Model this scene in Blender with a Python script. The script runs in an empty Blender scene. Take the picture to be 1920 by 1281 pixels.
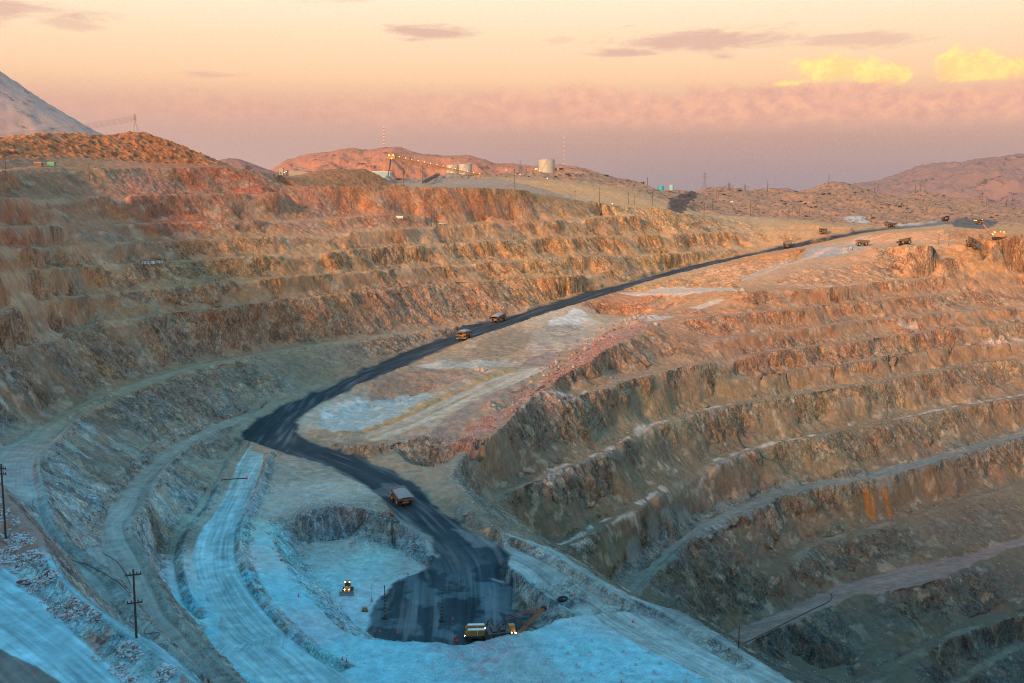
import bpy, bmesh, math, random
import numpy as np
from mathutils import Vector, Matrix
random.seed(7); rng = np.random.default_rng(7)
scene = bpy.context.scene
C = scene.collection
PI = math.pi; R = math.radians

# ------------------------------------------------------------------ camera
F = 2000.0; HOR = 372.0; CU, CV = 960.0, 640.5
PITCH = math.atan((CV - HOR) / F)
cam = bpy.data.cameras.new('camera'); cam_o = bpy.data.objects.new('camera', cam); C.objects.link(cam_o)
cam.sensor_width = 36; cam.lens = 36 * F / 1920.0; cam.clip_start = 1; cam.clip_end = 80000
cam_o.rotation_euler = (PI / 2 - PITCH, 0, 0); scene.camera = cam_o
CP, SP = math.cos(PITCH), math.sin(PITCH)

def ray(u, v):
    a = (u - CU) / F; b = -(v - CV) / F
    return a, CP + b * SP, -SP + b * CP           # x, y, z of the sight line

# ------------------------------------------------------------------ sky, sun, exposure
SUN_EL, SUN_AZ = R(17.0), R(214)                   # low sun behind the viewer's left shoulder (azimuth clockwise from +Y)
sun = bpy.data.lights.new('sun', 'SUN'); sun.energy = 5.0; sun.angle = R(8); sun.color = (1.0, 0.59, 0.30)
sun_o = bpy.data.objects.new('sun', sun); C.objects.link(sun_o)
sd = Vector((math.sin(SUN_AZ) * math.cos(SUN_EL), math.cos(SUN_AZ) * math.cos(SUN_EL), math.sin(SUN_EL)))
sun_o.rotation_euler = sd.to_track_quat('Z', 'Y').to_euler()
scene.cycles.denoising_prefilter = 'NONE'; scene.cycles.filter_width = 1.1
scene.view_settings.view_transform = 'Standard'; scene.view_settings.look = 'None'
scene.view_settings.exposure = 0.13; scene.view_settings.gamma = 1

world = bpy.data.worlds.new('World'); scene.world = world; world.use_nodes = True

class NT:
    """small node-tree writer"""
    def __init__(s, tree): s.t = tree; tree.nodes.clear()
    def n(s, typ, props=None, ins=None):
        nd = s.t.nodes.new(typ)
        for k, v in (props or {}).items(): setattr(nd, k, v)
        for k, v in (ins or {}).items(): s.set(nd.inputs[k], v)
        return nd
    def set(s, sock, v):
        if isinstance(v, bpy.types.NodeSocket): s.t.links.new(v, sock)
        elif isinstance(v, bpy.types.Node): s.t.links.new(v.outputs[0], sock)
        else: sock.default_value = v
    def m(s, op, a, b=None, c=None, clamp=False):
        nd = s.n('ShaderNodeMath', {'operation': op, 'use_clamp': clamp}); s.set(nd.inputs[0], a)
        if b is not None: s.set(nd.inputs[1], b)
        if c is not None: s.set(nd.inputs[2], c)
        return nd.outputs[0]
    def mix(s, f, a, b, blend='MIX'):
        nd = s.n('ShaderNodeMix', {'data_type': 'RGBA', 'blend_type': blend})
        s.set(nd.inputs[0], f); s.set(nd.inputs[6], a); s.set(nd.inputs[7], b); return nd.outputs[2]
    def noise(s, vec, scale, detail=4, rough=.55, dist=0, typ='FBM'):
        nd = s.n('ShaderNodeTexNoise', {'noise_type': typ}, {'Vector': vec, 'Scale': scale, 'Detail': detail, 'Roughness': rough, 'Distortion': dist})
        return nd.outputs[0]
    def ramp(s, f, stops, interp='LINEAR'):
        nd = s.n('ShaderNodeValToRGB'); nd.color_ramp.interpolation = interp; e = nd.color_ramp.elements
        while len(e) < len(stops): e.new(.5)
        for i, (p, c) in enumerate(stops):
            e[i].position = p; e[i].color = c if len(c) == 4 else (*c, 1)
        s.set(nd.inputs[0], f); return nd.outputs[0]
    def sstep(s, x, a, b):
        nd = s.n('ShaderNodeMapRange', {'interpolation_type': 'SMOOTHSTEP'}, {0: x, 1: a, 2: b}); return nd.outputs[0]

def lin(r, g, b):                                  # 0-255 display colour -> linear
    f = lambda c: (c / 255 / 12.92) if c <= 10 else ((c / 255 + .055) / 1.055) ** 2.4
    return (f(r), f(g), f(b), 1)

def build_world():
    w = NT(world.node_tree)
    co = w.n('ShaderNodeTexCoord').outputs['Generated']
    sep = w.n('ShaderNodeSeparateXYZ', None, {0: co})
    x, y, z = sep.outputs
    el = w.m('MULTIPLY', w.m('ARCSINE', z), 180 / PI)             # elevation in degrees
    az = w.m('MULTIPLY', w.m('ARCTAN2', x, y), 180 / PI)           # azimuth in degrees, + to the right
    pos = lambda d: (d + 10) / 100.0
    e01 = w.m('DIVIDE', w.m('ADD', el, 10), 100, clamp=True)
    grad = w.ramp(e01, [(0, lin(120, 105, 110)), (pos(0.2), lin(143, 128, 136)), (pos(1.3), lin(156, 132, 134)), (pos(2.8), lin(180, 140, 128)),
                        (pos(4.6), lin(216, 160, 134)), (pos(6.2), lin(248, 200, 152)), (pos(8.4), lin(253, 220, 178)), (pos(10.6), lin(250, 235, 206)),
                        (pos(15), lin(205, 222, 226)), (pos(24), lin(110, 178, 222)), (pos(45), (0.155, 0.55, 0.88)), (1, (0.125, 0.51, 0.85))])
    # left part of the low sky is a little lighter and pinker than the right
    lf = w.sstep(az, 12, -22)
    low = w.sstep(el, 6.5, 1.0)
    grad = w.mix(w.m('MULTIPLY', w.m('MULTIPLY', lf, low), .75), grad, lin(204, 164, 150))
    v2 = w.n('ShaderNodeCombineXYZ', None, {0: w.m('MULTIPLY', az, .18), 1: w.m('MULTIPLY', el, .75), 2: 0}).outputs[0]
    v3 = w.n('ShaderNodeCombineXYZ', None, {0: w.m('MULTIPLY', az, .55), 1: w.m('MULTIPLY', el, .75), 2: 3.3}).outputs[0]
    # bank of warm cumulus tops above the dull band
    lump = w.noise(v3, .62, 6, .55, .5)
    broad = w.noise(v3, .35, 3, .5)
    top = w.m('ADD', w.m('ADD', w.m('MULTIPLY', lump, 1.9), w.m('MULTIPLY', broad, 2.4)), w.m('ADD', 3.05, w.m('MULTIPLY', w.sstep(az, -8, 14), .55)))
    bank = w.sstep(w.m('SUBTRACT', el, top), .42, -.48)
    fade = w.sstep(el, 3.1, 4.6)
    lit = w.noise(v3, 2.1, 6, .6)
    bankcol = w.mix(w.sstep(lit, .30, .72), lin(214, 152, 134), lin(252, 182, 142))
    col = w.mix(w.m('MULTIPLY', w.m('MULTIPLY', bank, fade), w.m('ADD', .26, w.m('MULTIPLY', w.sstep(az, -14, 12), .5))), grad, bankcol)
    # brilliant yellow cloud tops on the right
    vy = w.n('ShaderNodeCombineXYZ', None, {0: w.m('MULTIPLY', az, .8), 1: w.m('MULTIPLY', el, 1.1), 2: 9.1}).outputs[0]
    puff = w.noise(vy, 1.0, 8, .62, .3)
    def blob(a0, e0, ra, re):
        da = w.m('DIVIDE', w.m('SUBTRACT', az, a0), ra); de = w.m('DIVIDE', w.m('SUBTRACT', el, e0), re)
        return w.m('SUBTRACT', 1, w.m('SQRT', w.m('ADD', w.m('MULTIPLY', da, da), w.m('MULTIPLY', de, de))))
    b = w.m('MAXIMUM', blob(16.4, 6.45, 2.4, .85), blob(18.9, 6.05, 2.4, .6))
    b = w.m('MAXIMUM', b, blob(22.4, 6.3, 2.2, 1.0)); b = w.m('MAXIMUM', b, blob(24.0, 6.15, 2.4, .8)); b = w.m('MAXIMUM', b, blob(26.4, 6.6, 1.6, .7))
    b = w.m('MAXIMUM', b, blob(14.1, 5.75, .8, .25))
    b = w.m('ADD', b, w.m('MULTIPLY', w.m('SUBTRACT', puff, .5), 1.6))
    b = w.m('SUBTRACT', b, w.m('MULTIPLY', w.sstep(w.m('ABSOLUTE', w.m('SUBTRACT', az, 20.6)), .9, .2), .5))
    ym = w.sstep(b, -.03, .55)
    under = w.m('ADD', 5.15, w.m('MULTIPLY', lump, .9))
    ym = w.m('MULTIPLY', ym, w.sstep(w.m('SUBTRACT', el, under), -.10, .14))
    yc = w.mix(w.m('ADD', w.m('MULTIPLY', w.sstep(puff, .40, .62), .6), w.m('MULTIPLY', w.sstep(el, 5.3, 6.8), .45), clamp=True), lin(255, 196, 118), lin(255, 240, 128))
    col = w.mix(w.m('MULTIPLY', ym, .86), col, yc)
    # thin grey-mauve streaks high up
    def streak(a0, e0, ra, re, s, th):
        n = w.noise(w.n('ShaderNodeVectorMath', {'operation': 'ADD'}, {0: v2, 1: (s, s * 2, s)}).outputs[0], 1.5, 7, .65, .5)
        q = w.m('ADD', blob(a0, e0, ra, re), w.m('MULTIPLY', w.m('SUBTRACT', n, .5), 3.0))
        return w.m('MULTIPLY', w.sstep(q, -.15, .7), th)
    s = streak(-24.5, 8.75, 4.6, .75, 1, .75)
    for a in [(-22.0, 8.3, 1.6, .3, 9, .5), (-4.6, 8.55, 2.3, .42, 4, .8), (10.2, 8.05, 5.8, .62, 2, .8), (6.0, 7.45, 2.3, .3, 5, .8), (17.5, 7.7, 3.8, .45, 6, .55),
              (11.0, 7.2, 1.1, .25, 7, .7), (-15.8, 6.2, 1.6, .25, 8, .55), (-7.4, 10.3, 5.5, .4, 3, .5), (24.0, 10.4, 2.8, .3, 11, .5)]:
        s = w.m('MAXIMUM', s, streak(*a))
    col = w.mix(s, col, lin(212, 164, 146))
    # afterglow round the low sun, behind the viewer
    hx, hy = math.sin(SUN_AZ), math.cos(SUN_AZ)
    dt = w.m('MAXIMUM', w.m('ADD', w.m('MULTIPLY', x, hx), w.m('MULTIPLY', y, hy)), 0)
    gl = w.m('MULTIPLY', w.m('MULTIPLY', dt, dt), w.sstep(el, 46, 8))
    col = w.mix(w.m('MULTIPLY', gl, .7), col, (2.3, 1.05, .42, 1))
    bg = w.n('ShaderNodeBackground', None, {0: col, 1: 1.1})
    w.set(w.n('ShaderNodeOutputWorld').inputs[0], bg)
build_world()

# ------------------------------------------------------------------ tagging helpers
def tag(o, label=None, cat=None, group=None, kind=None):
    if label: o['label'] = label
    if cat: o['category'] = cat
    if group: o['group'] = group
    if kind: o['kind'] = kind
    return o
def empty(name, loc, rz=0, **k):
    o = bpy.data.objects.new(name, None); C.objects.link(o); o.location = loc; o.rotation_euler = (0, 0, rz)
    o.empty_display_size = .5
    return tag(o, **k)

# ------------------------------------------------------------------ terrain: traced bench lines -> height grid
def P(u, v, c):
    """sight line through (u,v) met at elevation c (c<0) or at forward distance c (c>0)"""
    a, b, d = ray(u, v)
    t = c / d if c < 0 else c / b
    return (a * t, b * t, d * t)

def spline(pts, step=1.2):
    p = np.array([P(*q) for q in pts]); n = len(p); out = []
    for i in range(n - 1):
        p0, p1, p2, p3 = p[max(i - 1, 0)], p[i], p[i + 1], p[min(i + 2, n - 1)]
        k = max(2, int(np.linalg.norm((p2 - p1)[:2]) / step)); t = (np.arange(k) / k)[:, None]
        m1 = (p2 - p0) * .5; m2 = (p3 - p1) * .5
        L = np.linalg.norm(p2 - p1); m1 *= min(1, L / (np.linalg.norm(m1) + 1e-6)); m2 *= min(1, L / (np.linalg.norm(m2) + 1e-6))
        out.append((2 * t**3 - 3 * t**2 + 1) * p1 + (t**3 - 2 * t**2 + t) * m1 + (-2 * t**3 + 3 * t**2) * p2 + (t**3 - t**2) * m2)
    out.append(p[-1:]); return np.concatenate(out)

def offset(l, d):                                  # to the left of the line's direction when d > 0
    k = 4; a = np.concatenate([np.repeat(l[:1], k, 0), l, np.repeat(l[-1:], k, 0)])
    t = (a[2 * k:] - a[:-2 * k])[:, :2]; t /= np.linalg.norm(t, axis=1)[:, None] + 1e-9
    o = l.copy(); d = np.broadcast_to(np.asarray(d, float), (len(l),)).reshape(-1, 1)
    o[:, :2] += np.stack([-t[:, 1], t[:, 0]], 1) * d; return o

def zz(l, dz=None, z=None):
    o = l.copy()
    if z is not None: o[:, 2] = z
    if dz is not None: o[:, 2] += dz
    return o
def sub(l, a, b): n = len(l); return l[int(a * n):max(int(a * n) + 2, int(b * n))]

cons = []                                          # constraint polylines
def add(*ls): cons.extend(ls)
def bench(crest, up=None, w=8, lip=0.0):
    """a bench: crest edge of the face below, flat berm of width w, scree at the toe of the face above"""
    n = len(crest); t = np.arange(n) * 1.2
    def wob(p, a): return sum(a / (k + 1) * np.sin(t / (p / (k + 1) ** .8) + crest[0, 0] * .7 + crest[0, 2] * (1.3 + k) + k * 2.1) for k in range(4))
    crest = offset(crest, wob(24, .9)); w = w * np.clip(1 + wob(19, .38), .45, 2.2)
    add(crest)
    if up is None: add(offset(crest, w)); return
    q = crest[:, None, :2]; d = np.full(len(crest), 1e9); zt = np.zeros(len(crest))
    for s in range(0, len(up), 300):
        dd = np.linalg.norm(q - up[None, s:s + 300, :2], axis=2); j = dd.argmin(1); m = dd.min(1)
        b = m < d; d[b] = m[b]; zt[b] = up[s:s + 300][j[b], 2]
    w1 = np.minimum(w, .40 * d); w2 = np.minimum(w1 + 5.5 * np.clip(1.1 + wob(13, .75), .2, 2.6), .74 * d); H = zt - crest[:, 2]
    add(zz(offset(crest, w1), dz=.2)); t = offset(crest, w2); t[:, 2] += np.clip(np.minimum((w2 - w1) * .72, H * .3), .1, 9); add(t)
    if lip:
        add(zz(offset(crest, 1.2), dz=lip)); add(zz(offset(crest, 3.0), dz=0))

S = spline
H1 = S([(1790,418,1290),(1700,425,1250),(1620,432,1215),(1530,449,1150),(1480,459,-50),(1415,474,-57),(1350,487,-62),(1300,497,-66),(1240,513,-71),(1170,532,-75.5),(1100,549,-80),(1040,567,-84),(960,592,-89.5),(900,607,-93),(850,628,-96),(800,645,-98.5),(740,668,-102),(700,687,-104),(650,710,-106.5),(600,735,-109),(540,757,-112),(500,778,-113.5),(465,800,-114.5),(447,818,-115)])
H2 = S([(1790,421,1270),(1700,428,1230),(1620,437,1190),(1540,456,1150),(1490,466,-53),(1420,478,-58),(1360,492,-63.5),(1300,507,-67),(1210,530,-73),(1160,547,-77),(1110,562,-80.5),(1050,580,-84.5),(1000,596,-87.5),(960,610,-90),(900,630,-94),(850,647,-97),(800,668,-100),(760,686,-102),(700,710,-105),(650,733,-107.5),(600,757,-110),(570,778,-112),(556,800,-113),(560,815,-114),(590,832,-115),(640,848,-116),(700,868,-117),(740,885,-118),(780,912,-119.5),(820,950,-121),(870,985,-122),(920,1010,-122.5),(950,1045,-122.5),(948,1070,-124)])
H3 = S([(447,818,-115),(470,828,-115),(540,852,-116),(600,870,-117),(660,897,-118),(690,915,-118.5),(720,935,-119.5),(745,965,-121),(780,992,-123),(810,1010,-124),(820,1050,-126)])
add(H1, H2, H3)
add(zz(offset(H1, -3.5), dz=1.4), zz(offset(H2[int(len(H2)*.16):int(len(H2)*.66)], 3), dz=1.3), zz(offset(H3, -3), dz=1.2))
# left and back walls, from the pit upward
B = S([(400,1275,-86),(319,1198,-86),(263,1138,-86),(225,1085,-86),(161,1037,-87),(113,988,-87),(95,930,-87),(85,868,-88),(110,835,-88),(165,780,-89),(260,737,-90),(360,700,-91),(480,672,-92),(630,647,-92),(780,625,-92),(905,610,-92)])
Bt = S([(-60,900,-87),(-10,850,-87),(30,822,-88),(60,805,-88),(95,790,-89),(142,762,-89),(237,722,-90),(325,692,-91),(475,662,-92),(630,640,-92),(780,618,-92),(905,603,-92)])
A = S([(-150,760,350),(-100,725,375),(0,682,416),(75,648,471),(150,622,520),(225,605,558),(350,587,605),(480,572,650),(590,559,695),(700,546,747),(820,535,800),(960,526,857),(1060,520,892),(1130,515,944)])
A1 = S([(-150,640,372),(-100,620,396),(0,590,440),(70,570,498),(150,557,545),(230,551,585),(310,541,618),(400,532,647),(480,526,673),(540,520,696),(620,515,730),(740,507,785),(840,500,830),(960,490,884),(1090,482,945),(1250,477,1040),(1400,465,1145),(1440,461,1165)])
C0 = S([(-150,526,392),(-100,522,418),(0,515,465),(150,502,570),(300,494,642),(480,482,698),(630,471,757),(830,458,852),(955,452,908),(1085,447,970),(1200,442,1045),(1435,434,1190),(1540,431,1195),(1600,430,1200)])
C1 = S([(-150,474,412),(0,469,485),(125,464,574),(287,455,658),(475,446,720),(620,439,774),(740,431,822),(830,425,874),(960,418,935),(1100,411,1010),(1200,405,1075)])
C2 = S([(-150,430,434),(0,426,509),(124,424,598),(300,419,686),(475,415,745),(600,412,792),(720,404,840),(800,406,872)])
C3 = S([(-150,376,460),(0,373,536),(120,371,624),(250,368,690),(400,365,748),(520,362,786)])
RM = S([(530,350,815),(620,350,838),(700,350,866),(860,352,922),(960,355,972),(1030,364,1015),(1100,376,1052),(1170,387,1095),(1240,391,1125),(1280,400,1150),(1330,404,1195),(1420,407,1260),(1540,412,1330),(1600,416,1370)])
S1 = S([(-150,324,500),(0,322,585),(110,313,668),(200,315,712),(300,316,750),(420,314,790),(475,320,810),(520,327,832),(560,331,850)])
add(B, zz(offset(B, 1.5), dz=1.2), offset(B, 4)); add(Bt, zz(offset(Bt, 5), dz=3.5))
bench(A, A1, 9, .9); bench(A1, C0, 7, .7); bench(C0, C1, 9, .7); bench(C1, C2, 8, .5); bench(C2, C3, 10, .5); bench(C3, S1, 10, .5)
add(zz(offset(sub(Bt, 0, .3), -6), z=-87.5))
add(S1, offset(S1, 14), RM, zz(offset(RM, 18), dz=-.5))
hb = S([(-150,300,560),(0,300,645),(100,296,715),(200,300,765),(300,306,808),(410,311,845)])
hc = S([(-150,268,620),(0,262,700),(30,260,722),(60,254,745),(100,252,772),(150,251,800),(200,253,820),(240,249,835),(280,252,846),(310,262,850),(345,275,855),(380,290,858),(410,306,856)])
add(hb, hc, zz(offset(hc, 25), dz=-3), zz(offset(hc, 130), z=-5))
pile = S([(575,325,880),(600,315,888),(650,313,900),(685,314,912),(705,325,915),(725,338,912),(740,347,905)])
add(pile, zz(offset(pile, 6), dz=0), zz(offset(pile, 55), z=4), S([(700,351,876),(600,350,850)]), S([(475,322,830),(520,328,850),(560,332,865)]), zz(S([(475,322,900),(570,331,930)]), z=6))
# road two, pale road and pit floor
R2 = S([(462,1281,-99),(406,1224,-99),(368,1179,-99.5),(338,1153,-100),(319,1119,-100),(297,1078,-100),(278,1040,-101),(259,1010,-101),(252,978,-101.5),(263,969,-102),(285,928,-103.5),(300,901,-104.5),(338,860,-107),(376,830,-110),(420,808,-112),(450,800,-114)])
R2t = S([(195,1059,-101),(191,1025,-101),(193,995,-101.5),(203,961,-102),(225,935,-103),(244,903,-104),(293,862,-106),(350,822,-109),(413,792,-112),(500,763,-113.5)])
add(R2, offset(R2, 3.6), zz(offset(R2, 1.5), dz=1.0), R2t, zz(offset(sub(R2t, .1, .95), 3), dz=2.2), zz(offset(sub(B, 0, .2), -8), z=-100.5), zz(offset(sub(R2, 0, .22), -10), z=-116))
PT = S([(357,1166,-116),(338,1149,-116),(323,1119,-116),(312,1078,-116),(312,1033,-116),(330,995,-116),(361,958,-116),(394,901,-116),(409,868,-116),(443,828,-116)])
add(PT, zz(offset(PT, 2.5), dz=1.5), zz(offset(PT, -2.5), dz=-.8), zz(offset(PT, -5.5), dz=1.0), zz(offset(PT, -8), dz=0))
PR = S([(640,1262,-116),(600,1240,-116),(555,1206,-116),(517,1172,-116),(473,1119,-116),(451,1078,-116),(441,1040,-116),(443,995,-116),(460,958,-116),(488,885,-116),(495,855,-116)])
add(PR, zz(offset(PR, -2), dz=1.7), zz(offset(PR, -5), dz=-.3))
add(zz(S([(500,1275,-116),(420,1130,-116),(390,1040,-116),(400,960,-116),(450,860,-116)]), dz=0))
add(S([(700,1275,-116),(900,1262,-116),(1150,1268,-116.5),(1330,1275,-117)]), S([(600,1300,-115),(1000,1300,-115),(1300,1330,-116)]))
kc = S([(545,940,-117),(505,962,-117),(515,1010,-117.5),(538,1060,-118),(558,1100,-118),(598,1140,-118),(636,1176,-117.5),(672,1196,-117)])
kt = S([(593,1012,-127),(568,1030,-127.5),(575,1065,-128),(600,1100,-128),(628,1130,-128),(660,1165,-128),(683,1190,-128)])
add(kc, kt)
mc = S([(672,1196,-117),(740,1199,-116.5),(800,1204,-116),(870,1208,-116),(930,1196,-115.5),(975,1188,-115.5),(1010,1180,-115.5),(1040,1166,-115.5),(1070,1160,-116),(1100,1156,-116.5),(1150,1147,-117.5),(1200,1152,-118),(1260,1180,-118.5),(1330,1222,-118.5),(1400,1262,-118.5),(1440,1285,-118.5)])
add(mc, zz(offset(mc, -4), dz=-.6)); add(zz(offset(sub(mc, 0, .6), 9), z=-128)); add(zz(S([(700,1180,-128),(860,1185,-128),(1020,1160,-128)]), dz=0))
hd = S([(560,965,-117.5),(604,953,-117.5),(641,951,-117.5),(675,954,-117.5),(705,969,-118),(740,980,-119),(765,988,-120),(800,1010,-122.5)])
ht = S([(593,1015,-127),(630,1012,-127.5),(680,1006,-127.5),(720,1007,-127.5),(745,1030,-127.5),(780,1050,-127.5),(800,1062,-127.5)])
add(hd, ht, S([(530,900,-116.5),(620,905,-117),(680,930,-118)]), S([(510,870,-116.5),(520,900,-116.5)]))
add(S([(640,1040,-128),(700,1060,-128),(790,1075,-128),(860,1090,-127.5),(930,1100,-127.5)]), S([(650,1110,-128),(760,1120,-128),(900,1140,-128),(1000,1150,-128)]), S([(720,1160,-128),(900,1170,-128)]))
rl = S([(955,1064,-122.5),(1000,1100,-121.5),(1050,1135,-121),(1085,1158,-119)]); rt = S([(940,1085,-127.5),(975,1115,-128),(1030,1145,-128),(1058,1163,-128)])
RI = S([(960,1026,-122.3),(1054,1072,-121.5),(1148,1127,-121),(1223,1168,-120.5),(1298,1209,-120.5),(1400,1262,-120.5)])
RW = S([(850,905,-117),(880,950,-118),(915,985,-119),(960,1008,-119),(1028,1030,-119),(1072,1062,-119),(1118,1090,-119),(1155,1112,-118.8),(1204,1131,-118.5),(1253,1146,-118),(1298,1168,-118),(1340,1195,-118),(1373,1217,-118),(1440,1262,-118),(1500,1300,-118)])
n = len(RW); q = np.linspace(0, 1, n)
add(rl, rt, RI, RW, zz(offset(RW, 3), dz=-.4))
o1 = offset(RW, 14); o1[:, 2] = np.interp(q, [0, .3, 1], [-119, -129, -132]); o2 = offset(RW, 45); o2[:, 2] = np.interp(q, [0, .3, .5, 1], [-130, -146, -155, -185]); add(o1[int(n*.12):], o2[int(n*.22):])
o3 = offset(RW, 95); o3[:, 2] = np.interp(q, [0, .5, 1], [-150, -180, -222]); add(o3[int(n*.5):])
# foreground ridge and road
FR = S([(-60,850,-66),(0,920,-66),(34,965,-66),(68,1003,-66.5),(80,1030,-66.5),(101,1078,-66.5),(128,1104,-66.5),(161,1134,-66.5),(210,1168,-67),(240,1190,-67),(285,1213,-67),(357,1281,-67),(420,1345,-67)])
FI = S([(-80,990,-69.5),(0,1059,-69.5),(49,1100,-69.5),(98,1142,-69.5),(150,1198,-69.5),(210,1250,-69.5),(240,1281,-69.5),(300,1345,-69.5)])
add(FR, zz(offset(FR, 1.5), dz=-.3), zz(offset(FR, 15), z=-86.5), FI, zz(offset(FI, -12), z=-69.7), zz(offset(FI, -45), z=-69.5))
# nose between the haul road and the deep wall
N = S([(1225,610,-87),(1150,648,-92),(1105,675,-96),(1030,720,-101.5),(965,770,-106),(940,800,-109),(865,855,-113),(848,885,-115.5)])
add(N, offset(N, -3)); add(zz(offset(sub(N, .1, .9), 2), dz=.6))
add(S([(715,812,-112),(850,755,-106.5),(980,702,-100)]), S([(760,830,-112.5),(880,770,-107),(1010,708,-100.7)]), S([(730,785,-109),(810,745,-105),(905,698,-99)]), S([(700,775,-111.5),(800,737,-108.5),(860,712,-105)]),
    S([(600,787,-114),(680,772,-114),(750,752,-113.5),(800,739,-112)]), S([(700,722,-106),(760,698,-103.2),(830,672,-99.8),(880,650,-97)]), S([(930,640,-95.5),(985,618,-92),(1000,640,-95)]), S([(940,665,-98.8),(1000,668,-98.5)]), S([(790,672,-100.5),(900,680,-99.5),(980,672,-98.5)]),
    S([(1120,592,-91),(1180,593,-92),(1260,592,-91)]), S([(1020,640,-95),(1100,612,-93),(1200,604,-90.5)]), S([(630,830,-113.5),(690,835,-111.5),(760,825,-112)]), S([(640,815,-113),(740,860,-116),(800,880,-116.5)]))
r1 = S([(1160,548,-78),(1250,550,-75),(1330,546,-71.5),(1390,548,-70.5),(1440,546,-70.5),(1560,539,-70.5),(1712,524,-70.5),(1920,514,-70.5),(2050,508,-70.5)])
r2 = S([(1225,609,-87),(1250,603,-86),(1335,595,-84.5),(1440,585,-83.5),(1615,567,-83.5),(1805,549,-83.5),(1920,541,-83.5),(2050,532,-83.5)])
r3 = S([(1330,640,-97),(1400,630,-96.5),(1480,620,-96.5),(1652,599,-96.5),(1765,588,-96.5),(1920,576,-96.5),(2050,566,-96.5)])
r4 = S([(960,776,-107),(1030,757,-108),(1110,737,-108),(1177,712,-108),(1250,697,-108),(1335,680,-108),(1435,662,-108),(1565,645,-108),(1765,620,-108),(1920,606,-108),(2050,596,-108)])
r5 = S([(1380,712,-121),(1465,700,-121),(1602,680,-121),(1827,647,-121),(1920,640,-121),(2050,630,-121)])
r6 = S([(885,948,-134),(960,924,-134),(1073,875,-134),(1140,853,-134),(1235,800,-134),(1335,770,-134),(1440,750,-134),(1665,715,-134),(1815,685,-134),(1920,675,-134),(2050,664,-134)])
r7 = S([(1040,1036,-158),(1100,1010,-158),(1148,980,-158),(1193,961,-158),(1287,898,-158),(1350,868,-158),(1440,838,-158),(1535,820,-158),(1652,797,-158),(1815,762,-158),(1920,744,-158),(2050,722,-158)])
r8 = S([(1185,1128,-182),(1215,1090,-182),(1300,1010,-182),(1370,972,-182),(1440,945,-182),(1508,920,-182),(1650,898,-182),(1780,862,-182),(1920,822,-182),(2050,795,-182)])
r9 = S([(1470,1076,-206),(1500,1045,-206),(1534,1021,-206),(1590,1005,-206),(1695,976,-206),(1820,940,-206),(1920,912,-206),(2050,880,-206)])
r10 = S([(1380,1222,-222),(1440,1190,-222),(1560,1135,-222),(1600,1116,-222),(1720,1100,-222),(1800,1070,-222),(1850,1045,-222),(1920,1022,-222),(2050,990,-222)])
r10t = S([(1345,1196,-222),(1440,1157,-222),(1590,1093,-222),(1700,1065,-222),(1815,1040,-222),(1920,1006,-222),(2050,975,-222)])
r11 = S([(1640,1290,-240),(1700,1245,-240),(1790,1195,-240),(1850,1175,-240),(1920,1160,-240),(2050,1130,-240)])
r12 = S([(1780,1300,-254),(1830,1262,-254),(1920,1215,-254),(2050,1170,-254)])
PL2 = S([(1480,470,1085),(1510,466,1060),(1580,463,1020),(1640,462,990),(1700,461,965),(1780,460,975),(1840,457,985),(1920,440,1030),(2050,430,1050)])
bench(r2, r1, 8); bench(r3, r2, 8); bench(r4, r3, 10); bench(r5, r4, 7); bench(r6, r4, 10, .5); bench(r7, r6, 11, .5); bench(r8, r7, 14, .8); bench(r9, r8, 11, .4)
add(r1, offset(r1, 14)); add(r10, r10t, zz(offset(r10t, 5), dz=3)); bench(r11, r10, 9); bench(r12, r11, 9)
add(zz(offset(r12, -25), z=-268), S([(1590,1281,-250),(1500,1290,-254)]), S([(1440,1260,-236),(1500,1230,-234),(1560,1200,-232)]))
add(PL2, offset(PL2, 16), S([(1600,458,1060),(1700,455,1015),(1800,455,1020),(1860,452,1025)]), S([(1600,446,1085),(1640,440,1065),(1720,433,1040),(1800,429,1050),(1840,430,1055),(1920,434,1062),(2050,436,1075)]))
add(S([(1420,530,-68),(1500,500,-58.5),(1560,487,-55),(1640,471,-48)]), S([(1405,520,-67),(1500,490,-57),(1600,474,-51)]))
add(S([(1280,530,-72),(1340,525,-70),(1400,512,-65)]), S([(1380,490,-62.5),(1450,488,-61),(1500,480,-57)]))
# ground beyond the rim
add(S([(1640,432,1230),(1750,424,1290),(1900,422,1330),(2050,420,1330)]), S([(1540,418,1330),(1640,414,1400),(1750,412,1440),(1900,408,1460),(2050,405,1460)]),
    S([(740,341,1350),(820,334,1380),(900,327,1400),(960,324,1420),(1000,322,1430),(1050,322,1430),(1083,318,1430),(1120,328,1430),(1170,338,1430),(1210,350,1430),(1250,356,1450),(1300,361,1500)]),
    S([(1300,361,1640),(1330,352,1650),(1360,352,1660),(1380,360,1670),(1400,358,1680),(1420,353,1690),(1450,357,1700),(1500,358,1700),(1530,350,1700),(1570,343,1700),(1600,348,1700),(1640,360,1700),(1700,363,1700),(1730,361,1700),(1760,367,1700),(1800,375,1700),(1850,375,1700),(1880,385,1700),(1920,390,1700),(2050,392,1700)]),
    S([(740,345,1120),(900,350,1140),(1000,352,1160)]), S([(1280,402,1250),(1340,398,1330),(1450,408,1370)]),
    S([(1255,392,1200),(1290,388,1260),(1300,376,1400)]), zz(S([(-200,372,1300),(450,372,1300)]), z=-8), zz(S([(500,372,1500),(1250,372,1650)]), z=-5), zz(S([(-200,372,1800),(1200,372,1900),(2100,372,2000)]), z=-34), zz(S([(-250,372,2300),(2150,372,2350)]), z=-45))
print('lines', len(cons))

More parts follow.
